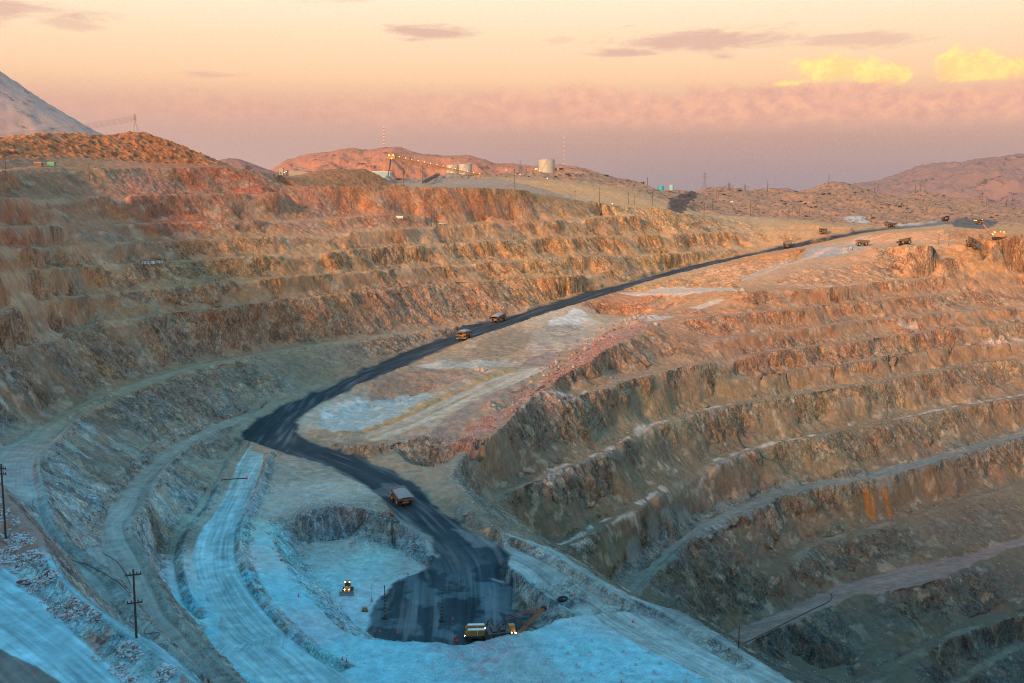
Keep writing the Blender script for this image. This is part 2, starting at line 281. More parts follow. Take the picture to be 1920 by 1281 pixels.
TH0, TH1, NT_ = -R(31), R(31), 1084
RMIN, RMAX = 122.0, 2350.0
_r = [RMIN]
while _r[-1] < RMAX:
    r_ = _r[-1]; _r.append(r_ * (1 + (.00105 if r_ < 1230 else .0026)))
rr = np.array(_r); NR = len(rr); th = np.linspace(TH0, TH1, NT_); lr = np.log(rr)
def gidx(x, y):                                    # fractional grid index of a plan position
    r = np.hypot(x, y); t = np.arctan2(x, y)
    return np.interp(np.log(r), lr, np.arange(NR)), (t - TH0) / (TH1 - TH0) * (NT_ - 1)
sz = np.zeros((NR, NT_)); sw = np.zeros((NR, NT_))
for l in cons:
    a = l[:-1]; b = l[1:]; k = 5
    pts = np.concatenate([a + (b - a) * (j / k) for j in range(k)] + [l[-1:]])
    fi, fj = gidx(pts[:, 0], pts[:, 1]); r_ = np.hypot(pts[:, 0], pts[:, 1])
    ok = (fj > 0) & (fj < NT_ - 1) & (r_ > RMIN) & (r_ < RMAX)
    i = np.round(fi[ok]).astype(int); j = np.round(fj[ok]).astype(int)
    np.add.at(sz, (i, j), pts[ok, 2]); np.add.at(sw, (i, j), 1)

def solve(sz, sw, it):
    m = sw > 0; h, w = m.shape
    if min(h, w) > 12:
        H2_, W2_ = (h + 1) // 2 * 2, (w + 1) // 2 * 2
        pz = np.zeros((H2_, W2_)); pw = np.zeros((H2_, W2_)); mm = m.astype(float)
        pz[:h, :w] = np.where(m, sz / np.maximum(sw, 1e-9), 0); pw[:h, :w] = mm
        cz = pz.reshape(H2_ // 2, 2, W2_ // 2, 2).sum((1, 3)); cw = pw.reshape(H2_ // 2, 2, W2_ // 2, 2).sum((1, 3))
        c = solve(cz, cw, it + 12)
        yi = np.clip((np.arange(h) - .5) / 2, 0, c.shape[0] - 1.001); xi = np.clip((np.arange(w) - .5) / 2, 0, c.shape[1] - 1.001)
        y0 = yi.astype(int); x0 = xi.astype(int); fy = (yi - y0)[:, None]; fx = (xi - x0)[None]
        y1 = np.minimum(y0 + 1, c.shape[0] - 1); x1 = np.minimum(x0 + 1, c.shape[1] - 1)
        z = (c[np.ix_(y0, x0)] * (1 - fy) + c[np.ix_(y1, x0)] * fy) * (1 - fx) + (c[np.ix_(y0, x1)] * (1 - fy) + c[np.ix_(y1, x1)] * fy) * fx
    else:
        z = np.full((h, w), (sz.sum() / max(sw.sum(), 1))); it = 400
    v = (sz / np.maximum(sw, 1e-9))[m]; z = z.astype(np.float32); v = v.astype(np.float32)
    for _ in range(it):
        z[m] = v; p = np.pad(z, 1, mode='edge')
        z = (p[:-2, 1:-1] + p[2:, 1:-1] + p[1:-1, :-2] + p[1:-1, 2:]) * np.float32(.25)
    z[m] = v; return z
import time; t0 = time.time()
Z = solve(sz, sw, 24).astype(np.float64)
RR, TT = np.meshgrid(rr, th, indexing='ij'); X = RR * np.sin(TT); Y = RR * np.cos(TT)
print('solve', round(time.time() - t0, 1), Z.shape)

# ------------------------------------------------------------------ gradient noise
_perm = rng.permutation(256).astype(np.int32); _perm = np.concatenate([_perm, _perm, _perm])
_g = rng.normal(size=(256, 3)).astype(np.float32); _g /= np.linalg.norm(_g, axis=1)[:, None]
def perlin(x, y, z):
    xi = np.floor(x).astype(np.int32); yi = np.floor(y).astype(np.int32); zi = np.floor(z).astype(np.int32)
    x = (x - xi).astype(np.float32); y = (y - yi).astype(np.float32); z = (z - zi).astype(np.float32)
    xi &= 255; yi &= 255; zi &= 255; f = lambda t: t * t * t * (t * (t * 6 - 15) + 10)
    u, v, w = f(x), f(y), f(z); out = 0
    for dx in (0, 1):
        px = _perm[xi + dx]
        for dy in (0, 1):
            pxy = _perm[px + yi + dy]
            for dz in (0, 1):
                g = _g[_perm[pxy + zi + dz] & 255]
                out = out + (u if dx else 1 - u) * (v if dy else 1 - v) * (w if dz else 1 - w) * (g[..., 0] * (x - dx) + g[..., 1] * (y - dy) + g[..., 2] * (z - dz))
    return out
def fbm(x, y, z, s, o=3, g=.5):
    a = 1; r = 0
    for k in range(o): r = r + a * perlin(x / s + 13.7 * k, y / s - 7.3 * k, z / s + 3.1 * k); s *= .47; a *= g
    return r
def sst(x, a, b): t = np.clip((x - a) / (b - a), 0, 1); return t * t * (3 - 2 * t)
def blur(a, n=1):
    for _ in range(n):
        p = np.pad(a, 1, mode='edge'); a = (p[:-2, 1:-1] + p[2:, 1:-1] + p[1:-1, :-2] + p[1:-1, 2:] + 2 * a) / 6
    return a

def hterp(G, x, y):
    fi, fj = gidx(np.asarray(x, float), np.asarray(y, float)); fi = np.clip(fi, 0, NR - 1.01); fj = np.clip(fj, 0, NT_ - 1.01)
    i = fi.astype(int); j = fj.astype(int); a = fi - i; b = fj - j
    return (G[i, j] * (1 - a) + G[i + 1, j] * a) * (1 - b) + (G[i, j + 1] * (1 - a) + G[i + 1, j + 1] * a) * b
def ground(x, y): return float(hterp(Zs, x, y))
def hit(u, v):
    """where the sight line through pixel (u,v) meets the ground"""
    a, b, d = ray(u, v); hr = math.hypot(a, b); t = math.atan2(a, b)
    r = rr; zt = hterp(Zs, r * math.sin(t), r * math.cos(t)); zr = d / hr * r
    w = np.nonzero(zt >= zr)[0]
    k = w[0] if len(w) else NR - 1
    if k > 0 and len(w):
        e0 = zr[k - 1] - zt[k - 1]; e1 = zt[k] - zr[k]; f = e0 / (e0 + e1 + 1e-9); rk = r[k - 1] * (1 - f) + r[k] * f
    else: rk = r[k]
    x, y = rk * math.sin(t), rk * math.cos(t); return Vector((x, y, ground(x, y)))
# ------------------------------------------------------------------ relief on top of the benches
Zs = Z.copy()
def grads(Z):
    gr = np.gradient(Z, rr, axis=0); gt = np.gradient(Z, th, axis=1) / RR
    s, c = np.sin(TT), np.cos(TT)
    return gr * s + gt * c, gr * c - gt * s
gx, gy = grads(blur(Z, 3)); slope = np.hypot(gx, gy)
face = blur(sst(slope, .30, .62), 2)
def wide(a, k=4, n=5):                             # broad smoothing, so that small banks do not count as cliffs
    h, w = a.shape; c = blur(a[::k, ::k], n); yi = np.minimum(np.arange(h) / k, c.shape[0] - 1.001); xi = np.minimum(np.arange(w) / k, c.shape[1] - 1.001)
    y0 = yi.astype(int); x0 = xi.astype(int); fy = (yi - y0)[:, None]; fx = (xi - x0)[None]
    return (c[np.ix_(y0, x0)] * (1 - fy) + c[np.ix_(y0 + 1, x0)] * fy) * (1 - fx) + (c[np.ix_(y0, x0 + 1)] * (1 - fy) + c[np.ix_(y0 + 1, x0 + 1)] * fy) * fx
bgx, bgy = grads(wide(Z)); cliff = face * blur(sst(np.hypot(bgx, bgy), .28, .5), 2)

def inpoly(px, py, poly):
    m = np.zeros(px.shape, bool); n = len(poly)
    x0, x1, y0, y1 = poly[:, 0].min(), poly[:, 0].max(), poly[:, 1].min(), poly[:, 1].max()
    bb = (px >= x0) & (px <= x1) & (py >= y0) & (py <= y1); qx, qy = px[bb], py[bb]; r = np.zeros(qx.shape, bool)
    for i in range(n):
        ax, ay = poly[i - 1, :2]; bx, by = poly[i, :2]
        if ay == by: continue
        r ^= ((ay > qy) != (by > qy)) & (qx < (bx - ax) * (qy - ay) / (by - ay) + ax)
    m[bb] = r; return m
def wp(pts, c=None, z=None):
    """pixel outline -> plan outline: on the ground where it is seen, or at elevation z"""
    out = []
    for q in pts:
        if len(q) == 3: out.append(P(*q)[:2])
        elif z is not None: out.append(P(q[0], q[1], z)[:2])
        else: out.append(tuple(hit(*q)[:2]))
    return np.array(out)
wx = fbm(X, Y, X * 0 + 5, 14, 3); wy = fbm(X, Y, X * 0 + 55, 14, 3)
def pmask(poly, warp=3.0, soft=1):
    return blur(inpoly(X + wx * warp, Y + wy * warp, poly).astype(np.float32), soft)
def track(line, half, warp=1.2, soft=1, keep=None):
    """mask and along/across coordinates of a strip round a centre line"""
    l = line[::2, :2]; x0, y0 = l.min(0) - half - 8; x1, y1 = l.max(0) + half + 8
    bb = np.nonzero(((X > x0) & (X < x1) & (Y > y0) & (Y < y1)).ravel())[0]
    qx, qy = X.ravel()[bb], Y.ravel()[bb]; s = np.concatenate([[0], np.cumsum(np.linalg.norm(np.diff(l, axis=0), axis=1))])
    tg = np.gradient(l, axis=0); tg /= np.linalg.norm(tg, axis=1)[:, None]; D_ = np.empty(len(bb)); S_ = np.empty(len(bb)); T_ = np.empty(len(bb))
    for i in range(0, len(bb), 60000):
        a, b = qx[i:i + 60000, None], qy[i:i + 60000, None]; d = (a - l[None, :, 0]) ** 2 + (b - l[None, :, 1]) ** 2; j = d.argmin(1)
        dx, dy = a[:, 0] - l[j, 0], b[:, 0] - l[j, 1]
        S_[i:i + 60000] = s[j] + dx * tg[j, 0] + dy * tg[j, 1]; T_[i:i + 60000] = dx * -tg[j, 1] + dy * tg[j, 0]; D_[i:i + 60000] = np.sqrt(d.min(1))
    m = np.zeros(X.size, np.float32); sg = np.zeros(X.size); tt = np.zeros(X.size)
    m[bb] = D_ < half + wx.ravel()[bb] * warp; sg[bb] = S_; tt[bb] = T_
    return blur(m.reshape(X.shape), soft), sg.reshape(X.shape), tt.reshape(X.shape)

# regions -----------------------------------------------------------
haul_poly = np.concatenate([H1[:, :2], H3[3:, :2], wp([(812,1056),(795,1070),(770,1080),(740,1090),(718,1112),(700,1145),(683,1180),(686,1196),(700,1215),(860,1225),(975,1205),(1045,1172),(1058,1160),(1035,1146),(1000,1128),(960,1102),(925,1088)], z=-128),
                            H2[::-1, :2]])
m_haul = pmask(haul_poly, 4.2, 4); m_haul = m_haul * (1 - .9 * face * (Y < 354) * (X > 0))
def mid(a, b, k=160):
    i = np.linspace(0, len(a) - 1, k).astype(int); j = np.linspace(0, len(b) - 1, k).astype(int); return (a[i] + b[j]) / 2
hc_line = np.concatenate([mid(H1[:-2], H2[:int(len(H2) * .72)]), S([(560,842,-115.5),(640,872,-117),(700,900,-118.5),(752,935,-120),(800,975,-122),(850,1020,-123),(875,1065,-126),(880,1110,-128),(880,1170,-128)])])
_, hs, ht_ = track(hc_line, 60)
pale_c = mid(PT[::-1], PR[::-1]); pale_c = np.concatenate([pale_c, S([(470,1215,-116),(520,1260,-116),(560,1300,-116)])])
m_pale, ps, pt_ = track(pale_c, 22, 0)
m_pale = pmask(np.concatenate([offset(PT, -9)[:, :2], wp([(470,845,-115.5)]), PR[::-1, :2], wp([(700,1300),(520,1300)], z=-116), wp([(400,1222)], z=-116)]), .8, 1)
B_c = mid(offset(B, 5), offset(B, 6)); m_B, bs, bt = track(offset(B, 6), 6.5, 2)
B_low = wp([(0,840),(95,795),(110,830),(88,868),(92,910),(104,950),(118,988),(155,1025),(225,1080),(263,1133),(319,1193),(394,1269),(330,1281),(240,1180),(161,1120),(100,1062),(60,985),(0,900)], z=-87)
m_B = np.maximum(m_B, pmask(B_low, 2)); 
R2_c = offset(R2, 7); m_R2, r2s, r2t = track(R2_c, 6.5, 1)
m_R2 = np.maximum(m_R2, pmask(np.concatenate([R2[:, :2], R2t[::-1, :2]]), 1))
C_c = S([(715,814,-112),(780,790,-109.5),(850,757,-106.5),(930,723,-103),(1000,695,-100)]); m_C, cs, ct = track(C_c, 8.5, 2.0)
RI_c = S([(940,1035,-122),(1000,1065,-121.7),(1100,1125,-121.2),(1223,1190,-120.6),(1400,1280,-120.3)]); m_RI, is_, it_ = track(RI_c, 11.5, 2)
FG_c = S([(-60,1130,-69.6),(60,1220,-69.6),(130,1281,-69.6),(200,1345,-69.6)]); m_FG, fs, ft = track(FG_c, 17, 1)
TR_c = S([(1390,535,-72.5),(1440,520,-69),(1500,497,-61),(1560,483,-57),(1650,467,-51)]); m_TR, trs, trt = track(TR_c, 6.5, 3)
r8_c = offset(r8, 6); m_r8, r8s, r8t = track(r8_c, 7.5, 3)
m_r10 = pmask(np.concatenate([r10[:, :2], r10t[::-1, :2]]), 4)
road_any = np.clip(np.maximum.reduce([m_haul, m_pale, m_B, m_R2, m_C, m_RI, m_FG, m_TR, m_r8, m_r10]), 0, 1)

scree = np.zeros_like(X)
for l, w_, hw in ((A, 12, 5.5), (A1, 10, 4.5), (C0, 12, 5), (C1, 11, 5), (C2, 11, 6), (r2, 11, 5), (r3, 11, 5), (r4, 13, 6), (r6, 14, 7), (r7, 15, 7.5), (r8, 19, 8), (r9, 15, 8), (r11, 13, 6), (Bt, 2, 5), (r10t, 4, 6)):
    scree = np.maximum(scree, track(offset(l, w_ - 1.5), hw * .62, 5.5)[0])
zA = pmask(wp([(1170,546),(1300,514),(1430,482),(1490,474),(1505,488),(1400,516),(1385,540),(1250,539)]), 5, 3)
zB = pmask(wp([(1440,532),(1500,508),(1650,472),(1900,452),(1920,512),(1700,523),(1560,538)]), 5, 4)
zC = pmask(wp([(640,790),(700,735),(860,672),(960,640),(985,655),(900,700),(760,770)]), 4, 3)
# displacement ------------------------------------------------------
far_b = sst(Y, 1230, 1330) * sst(X + Y * .02, -250, -100)           # boulder hills beyond the rim
hill_m = pmask(np.concatenate([hb[:, :2], offset(hc, 70)[::-1, :2]]), 8, 3)
boul = np.clip(np.maximum(far_b, hill_m), 0, 1)
gn = np.maximum(slope, .05); nx, ny = -gx / gn, -gy / gn
zs_ = Z * .62; sh = Z * .7
ribs = fbm(X + sh, Y, zs_, 9, 4, .55)
rid = 1 - 2 * np.abs(fbm(X + sh * .6, Y + sh * .5, Z * .5, 5.0, 3, .55))
big = fbm(X, Y, zs_ * .6, 34, 2)
up_left = sst(Z, -48, -25) * sst(-X, -250, -60)
slump = sst(fbm(X, Y, X * 0 + 31, 62, 3, .5) + .11 * up_left, .13, .30) * (1 - boul) * (1 - sst(road_any, .05, .3)) * sst(Y, 330, 400)
slump = slump * np.clip(wide(face, 4, 10) * 3, 0, 1)
calm = (1 - .75 * slump) * (1 - .55 * sst(-Y, -430, -400) * sst(X, -112, -98)) * (1 - .8 * scree) * (1 - .5 * sst(-Y, -330, -290)) * (1 - .45 * sst(-X, 60, 90) * sst(-Y, -420, -330)); calm = calm * (1 - .55 * sst(Z, -45, -15) * sst(-X, -150, 50))
disp = calm * cliff * (1 - boul) * (2.0 * ribs + 1.1 * (rid - .6) + 5.5 * big)
near_rim = sst(Y, 140, 200)
disp = disp * (.35 + .65 * near_rim)
wr = (1 - sst(road_any, 0, .6)) * (1 - boul)
Xd = X + nx * disp + wr * (1 - face) * 1.0 * wx; Yd = Y + ny * disp + wr * (1 - face) * 1.0 * wy
rub = fbm(X, Y, Z, 3.2, 3, .6); rub2 = fbm(X, Y, Z, 11, 2)
rough = (1 - sst(road_any, .1, .8))
zn = sst(-np.abs(Y - 600), -130, -90) * sst(-np.abs(X + 20), -110, -70) * rough * (1 - face)
Zsl = Z * (1 - .8 * slump) + wide(Z, 5, 9) * .8 * slump
Zd = Zsl + rough * (.45 * rub + .7 * rub2) + face * .5 * rub + road_any * .08 * rub + zn * 1.6 * fbm(X, Y, Z, 13, 3) + (1 - sst(road_any, .1, .8)) * (zA * (5.0 * np.abs(fbm(X, Y, Z, 17, 4, .6)) - 1.0) + zB * 2.4 * fbm(X + Y, Y, Z, 12, 4, .6))
rk = np.maximum(perlin(X / 3.6, Y / 3.6, Z / 6 + 3), 0) ** 1.1 * 5.0 + fbm(X, Y, Z, 2.0, 2) * 1.5 + fbm(X, Y, Z, 14, 2) * 2.5
rk2 = fbm(X, Y, Z * 0 + 8, 60, 3) * 12
Zd = Zd + boul * (rk * .62 + rk2 * .8 * (1 - hill_m))
gx2, gy2 = grads(blur(Z + boul * rk * .4, 1))

# ------------------------------------------------------------------ what the ground is made of (albedo), with shade painted into the deep right wall
ORANGE=(.56,.26,.10); TAN=(.56,.33,.16); RED=(.40,.15,.085); PINK=(.52,.24,.16); MIDB=(.36,.20,.125); DEEP=(.25,.14,.095); GREEN=(.25,.22,.145)
GREYB=(.30,.24,.19); PALE=(.28,.58,.63); PALE2=(.28,.38,.38); TEAL=(.27,.37,.36); DUST=(.46,.30,.20)
RED=(.43,.15,.08)
ctl = [(-60,480,RED),(60,450,RED),(250,470,(.42,.22,.14)),(100,390,(.40,.20,.13)),(300,400,RED),(430,380,(.42,.21,.13)),(250,345,PINK),(420,345,RED),(60,350,(.36,.19,.12)),(200,320,(.34,.20,.12)),(560,340,(.40,.19,.11)),(650,335,(.32,.16,.09)),
 (560,370,(.50,.23,.14)),(700,390,(.50,.22,.12)),(800,380,(.50,.23,.12)),(950,370,(.44,.23,.12)),(900,400,(.52,.23,.12)),(1060,390,(.42,.26,.14)),(470,400,(.40,.22,.13)),(620,410,(.46,.24,.16)),
 (100,490,(.42,.24,.14)),(500,460,(.48,.26,.13)),(700,450,(.54,.30,.16)),(900,440,(.56,.33,.16)),(1100,420,TAN),(1230,415,(.60,.36,.17)),(1400,420,(.56,.36,.20)),(1300,440,TAN),(1050,460,(.58,.33,.15)),(1250,465,(.58,.34,.15)),(1500,435,TAN),(1560,440,(.58,.32,.14)),
 (80,540,(.46,.25,.14)),(220,520,(.56,.30,.17)),(350,515,(.44,.25,.13)),(500,500,(.46,.26,.13)),(650,495,(.52,.30,.15)),(800,480,(.52,.32,.17)),(950,475,(.54,.32,.15)),(1000,505,(.54,.32,.14)),
 (60,610,(.38,.23,.16)),(200,580,(.38,.22,.14)),(400,560,(.42,.24,.15)),(600,540,(.46,.26,.14)),(800,520,(.46,.27,.15)),(950,510,(.50,.28,.14)),
 (50,700,(.27,.18,.13)),(100,760,(.22,.16,.12)),(200,680,(.31,.21,.15)),(300,640,(.35,.22,.16)),(450,620,(.40,.25,.17)),(600,590,(.44,.24,.14)),(750,570,(.40,.23,.15)),(880,565,(.48,.26,.15)),(1000,540,(.52,.30,.15)),
 (160,830,(.30,.30,.27)),(120,900,(.34,.38,.36)),(200,850,(.24,.24,.21)),(300,780,(.28,.25,.21)),(330,740,(.30,.23,.18)),(400,720,(.30,.24,.19)),(420,750,(.28,.29,.26)),(520,700,(.30,.23,.17)),(520,740,(.30,.30,.25)),(650,665,(.34,.25,.18)),(780,640,(.38,.27,.19)),(180,980,(.36,.42,.41)),(250,900,(.26,.28,.25)),
 (320,960,TEAL),(300,1000,(.22,.22,.19)),(280,1090,(.34,.34,.31)),(350,880,(.28,.31,.29)),(420,1050,(.48,.54,.54)),
 (560,880,(.26,.29,.28)),(480,940,(.34,.42,.43)),(620,925,(.34,.41,.42)),(520,1010,PALE),(650,980,(.17,.16,.15)),(600,985,(.20,.20,.19)),(700,960,(.24,.24,.22)),(740,1000,(.28,.30,.29)),(620,1030,(.34,.42,.44)),(700,1040,PALE),(600,1100,PALE),(500,1100,PALE),(560,1180,(.40,.50,.52)),(450,1200,PALE),(660,1120,(.42,.55,.58)),(780,1040,(.34,.38,.38)),
 (800,1240,PALE),(950,1230,(.42,.50,.50)),(1100,1220,PALE),(1250,1230,PALE),(1150,1170,(.50,.60,.62)),(640,1230,PALE),(1350,1250,PALE),(870,1225,(.44,.46,.46)),
 (1000,1070,PALE2),(1200,1160,PALE2),(1000,1115,(.26,.31,.30)),
 (870,950,(.26,.26,.22)),(960,1000,(.30,.24,.19)),(1100,1080,(.32,.22,.17)),(1250,1145,(.30,.21,.16)),(1400,1230,(.26,.21,.18)),(840,900,(.28,.27,.24)),
 (650,830,(.26,.25,.21)),(760,850,(.34,.28,.22)),(700,770,(.32,.37,.36)),(630,775,(.40,.46,.46)),(790,760,(.34,.35,.32)),(760,700,(.30,.24,.19)),(860,690,(.34,.29,.24)),(830,830,(.36,.27,.20)),(900,760,(.38,.24,.18)),(880,820,(.34,.22,.17)),(1000,740,(.34,.20,.16)),
 (950,640,(.36,.28,.20)),(1030,640,(.42,.34,.27)),(1080,600,(.52,.44,.38)),(1150,605,(.46,.34,.25)),(1180,570,(.46,.22,.12)),(1290,560,(.52,.28,.15)),(1250,530,TAN),(1380,510,(.60,.36,.22)),(1450,500,(.62,.34,.20)),(1300,600,(.44,.24,.15)),
 (1470,480,ORANGE),(1700,445,(.60,.34,.19)),(1600,450,(.60,.34,.20)),(1850,445,(.52,.27,.13)),(1700,490,(.56,.32,.18)),(1850,490,(.60,.31,.12)),(1560,520,(.54,.32,.20)),(1780,530,(.50,.30,.18)),
 (1330,620,(.40,.20,.12)),(1480,600,(.44,.24,.14)),(1650,580,(.46,.26,.15)),(1850,560,(.44,.25,.15)),(1750,610,(.40,.24,.16)),(1600,630,(.38,.23,.15)),(1880,620,(.36,.24,.15)),
 (1150,680,(.34,.21,.14)),(1250,660,(.36,.22,.14)),(1080,700,(.32,.20,.13)),(1400,650,(.36,.20,.14)),(1500,680,(.32,.21,.14)),(1700,680,(.34,.23,.15)),(1880,670,(.32,.22,.14)),
 (1000,810,(.26,.18,.13)),(920,840,(.27,.19,.14)),(1100,780,(.24,.19,.13)),(1200,760,GREEN),(1350,730,(.27,.21,.14)),(1500,740,(.26,.21,.14)),(1700,740,(.28,.21,.14)),(1880,720,(.28,.19,.13)),
 (1000,860,(.22,.16,.12)),(1030,960,(.20,.16,.11)),(1200,870,(.22,.17,.115)),(1350,830,(.22,.17,.115)),(1500,860,(.25,.20,.13)),(1700,830,(.24,.175,.12)),(1880,800,(.23,.17,.125)),
 (1150,1060,(.22,.17,.115)),(1250,990,(.23,.15,.11)),(1400,930,(.25,.17,.125)),(1550,970,(.24,.18,.12)),(1750,930,(.25,.17,.125)),(1880,880,(.24,.17,.12)),
 (1350,1090,(.23,.165,.12)),(1300,1150,(.15,.13,.11)),(1500,1090,(.22,.145,.105)),(1650,1040,(.22,.155,.115)),(1850,990,(.21,.15,.12)),
 (1470,1240,(.15,.14,.115)),(1600,1200,(.16,.14,.12)),(1700,1180,(.19,.13,.10)),(1850,1120,(.17,.13,.11)),(1800,1250,(.17,.11,.09)),(1900,1250,(.18,.16,.14)),
 (30,985,(.34,.22,.18)),(110,1090,(.36,.28,.22)),(200,1180,(.34,.27,.22)),(300,1260,(.34,.24,.18)),(50,1120,(.42,.52,.54)),(20,1200,(.42,.54,.57)),(200,1270,(.42,.52,.54))]
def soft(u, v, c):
    if u > 840 and v > 760 and c not in (PALE, PALE2): c = tuple(a * (1 - .22 * min(1, (v - 760) / 200)) for a in c)  # lower right wall darkens downwards: its lack of sun is put into the colour
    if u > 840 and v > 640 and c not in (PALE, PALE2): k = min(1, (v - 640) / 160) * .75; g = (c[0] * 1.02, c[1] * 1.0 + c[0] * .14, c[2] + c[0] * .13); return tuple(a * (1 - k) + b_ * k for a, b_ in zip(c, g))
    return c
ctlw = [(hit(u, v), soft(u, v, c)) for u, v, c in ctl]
sb = 4; Xc, Yc, Zc = X[::sb, ::sb], Y[::sb, ::sb], Z[::sb, ::sb]; acc = np.zeros(Xc.shape + (3,)); ws = np.full(Xc.shape, 1e-12)
for p, c in ctlw:
    sg = max(9.0, .030 * p.y); d2 = ((Xc - p.x) ** 2 + (Yc - p.y) ** 2 + ((Zc - p.z) * 2.2) ** 2) / sg ** 2
    w = 1 / (1 + d2) ** 3.2; ws += w; acc += w[..., None] * np.array(c)
acc /= ws[..., None]
def up(a):
    h, w_ = Z.shape; yi = np.minimum(np.arange(h) / sb, a.shape[0] - 1.001); xi = np.minimum(np.arange(w_) / sb, a.shape[1] - 1.001)
    y0 = yi.astype(int); x0 = xi.astype(int); fy = (yi - y0)[:, None, None]; fx = (xi - x0)[None, :, None]
    return (a[np.ix_(y0, x0)] * (1 - fy) + a[np.ix_(y0 + 1, x0)] * fy) * (1 - fx) + (a[np.ix_(y0, x0 + 1)] * (1 - fy) + a[np.ix_(y0 + 1, x0 + 1)] * fy) * fx
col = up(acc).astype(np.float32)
lum = col.mean(-1, keepdims=True)
def paint(m, c, a=1.0):
    global col
    m = (np.clip(m, 0, 1) * a)[..., None]; col = col * (1 - m) + np.array(c, np.float32) * m
# boulder country beyond the rim: pinkish grit, dark patches of slag
far_c = np.array((.37,.205,.135)); 
paint(far_b, far_c, .85); paint(hill_m, (.50,.185,.07), .9)
paint(pmask(wp([(1160,395),(1240,392),(1330,405),(1280,370),(1180,360)]), 10, 2) * 0, far_c)
# berm tops: trodden dust, a little greyer and lighter than the faces
flat = (1 - sst(face, .15, .6)) * (1 - boul) * sst(Y, 300, 400)
gcol = (col * .5 + lum * .5) * np.array((1.30, .95, .63), np.float32)
f = (np.maximum(flat, np.maximum(scree, slump * .8) * (1 - boul) * .9) * .6)[..., None]; col = col * (1 - f) + gcol * f
mound0 = pmask(wp([(640,1200),(870,1215),(1040,1175),(1150,1155),(1330,1225),(1440,1285),(640,1290)]), 0, 3)
paint(zA * sst(fbm(X, Y, Z, 12, 3), -.05, .15), (.60,.28,.12), .55)
# veins, stains and patches that belong to the rock
v1 = fbm(X + sh, Y, Z * .6, 26, 3, .6); v2_ = fbm(X + sh * .8, Y + 300, Z * .8, 15, 3, .6); v3_ = fbm(X - sh, Y, Z + 90, 12, 3, .6); fm = (face * (1 - boul))
wup = sst(Z, -110, -60)
for m, c, a in [(sst(v1, .14, .34) * (.25 + .75 * wup), (.46,.22,.09), .42), (sst(-v1, .16, .36), (.24,.22,.17), .5), (sst(v2_, .18, .34), (.17,.13,.10), .5), (sst(v3_, .2, .36), (.52,.38,.27), .5), (sst(-v3_, .22, .36), (.36,.16,.11), .30)]:
    paint(fm * m * (1 - pmask(wp([(450,860),(830,940),(830,1060),(1000,1130),(700,1200),(600,1240),(440,1000)], z=-122), 0, 2)), c, a)
# pale gypsum streaks low on the left wall
paint(fm * sst(fbm(X + sh, Y, Z * .4, 9, 3), .1, .3) * sst(-X, 90, 120) * sst(-Y, -470, -380), (.50,.56,.54), .55)

patches = [([(1512,470),(1522,464),(1640,461),(1655,461),(1590,476),(1508,486)], (.40,.38,.36), 2), ([(1583,410),(1618,407),(1632,418),(1590,420)], (.52,.50,.48), 3), ([(1680,421),(1760,418),(1780,423),(1690,425)], (.55,.54,.53), 3),
 ([(1785,420),(1790,415),(1870,413),(1875,420),(1845,430),(1790,426)], (.10,.11,.12), 3),
 ([(1030,600),(1062,590),(1075,575),(1090,582),(1108,597),(1090,608),(1030,612)], (.66,.62,.58), 3), ([(1160,549),(1250,538),(1370,540),(1392,546),(1260,552),(1170,552)], (.66,.50,.40), 3),
 ([(1290,577),(1345,560),(1360,562),(1310,580)], (.62,.50,.40), 3), ([(830,700),(880,702),(870,718),(838,715)], (.50,.42,.34), 4), ([(600,770),(660,745),(700,760),(690,785),(610,790)], (.54,.60,.60), 6), ([(780,683),(900,675),(1000,680),(900,690),(790,690)], (.40,.42,.40), 4),
 ([(1100,598),(1240,592),(1270,596),(1200,604),(1110,608)], (.52,.46,.40), 4),
 ([(970,915),(1040,885),(1072,876),(1060,892),(1000,914)], (.54,.44,.38), 4), ([(1145,980),(1175,962),(1195,962),(1165,982)], (.52,.44,.38), 4), ([(1065,1022),(1110,1006),(1118,1010),(1080,1028)], (.5,.44,.38), 3), ([(1290,895),(1400,850),(1440,838),(1400,862),(1300,903)], (.46,.36,.32), 4),
 ([(1030,757),(1110,736),(1100,744),(1035,762)], (.52,.42,.38), 3),
 ([(1680,600),(1720,598),(1715,620),(1690,615)], (.58,.42,.32), 5), ([(1632,640),(1668,637),(1660,655),(1640,660)], (.52,.40,.32), 5),
 ([(1252,386),(1262,368),(1318,362),(1300,376),(1285,395),(1262,397)], (.07,.052,.055), 5),
 ([(740,346),(770,335),(890,333),(1040,362),(1080,372),(1000,360),(860,352)], (.36,.27,.21), 8), ([(1040,365),(1080,372),(1180,384),(1140,378)], (.44,.38,.33), 5),
 ([(850,355),(960,357),(1030,364),(1100,377),(1180,386),(1100,380),(960,363),(860,358)], (.36,.21,.09), 5),
 ([(250,350),(300,348),(330,355),(280,362)], (.56,.26,.19), 8), ([(420,362),(500,352),(540,356),(480,368)], (.46,.15,.09), 8), ([(330,395),(370,400),(400,415),(350,418)], (.46,.17,.09), 6),
 ([(500,330),(575,326),(620,313),(690,313),(735,345),(600,350),(520,345)], (.31,.165,.085), 5),
 ([(1640,1000),(1600,1110),(1500,1150)], (.2,.15,.12), 2)]
for pts, c, wpx in patches[:-1]: paint(pmask(wp(pts), wpx, 1), c, .9)
ring = pmask(wp([(985,655),(1010,618),(1050,608),(1095,612),(1105,625),(1085,645),(1050,662),(1000,668)]), 1, 1); rc = hit(960, 660)
rd = np.hypot(X - rc.x, (Y - rc.y) * .6); paint(ring, (.44,.36,.30), .8); paint(ring * sst(np.sin(rd / 1.7 + 2.5 * wx), .1, .8), (.34,.22,.17), .5); paint(ring * sst(np.sin(rd / 4.1), .7, .95), (.50,.42,.28), .6)
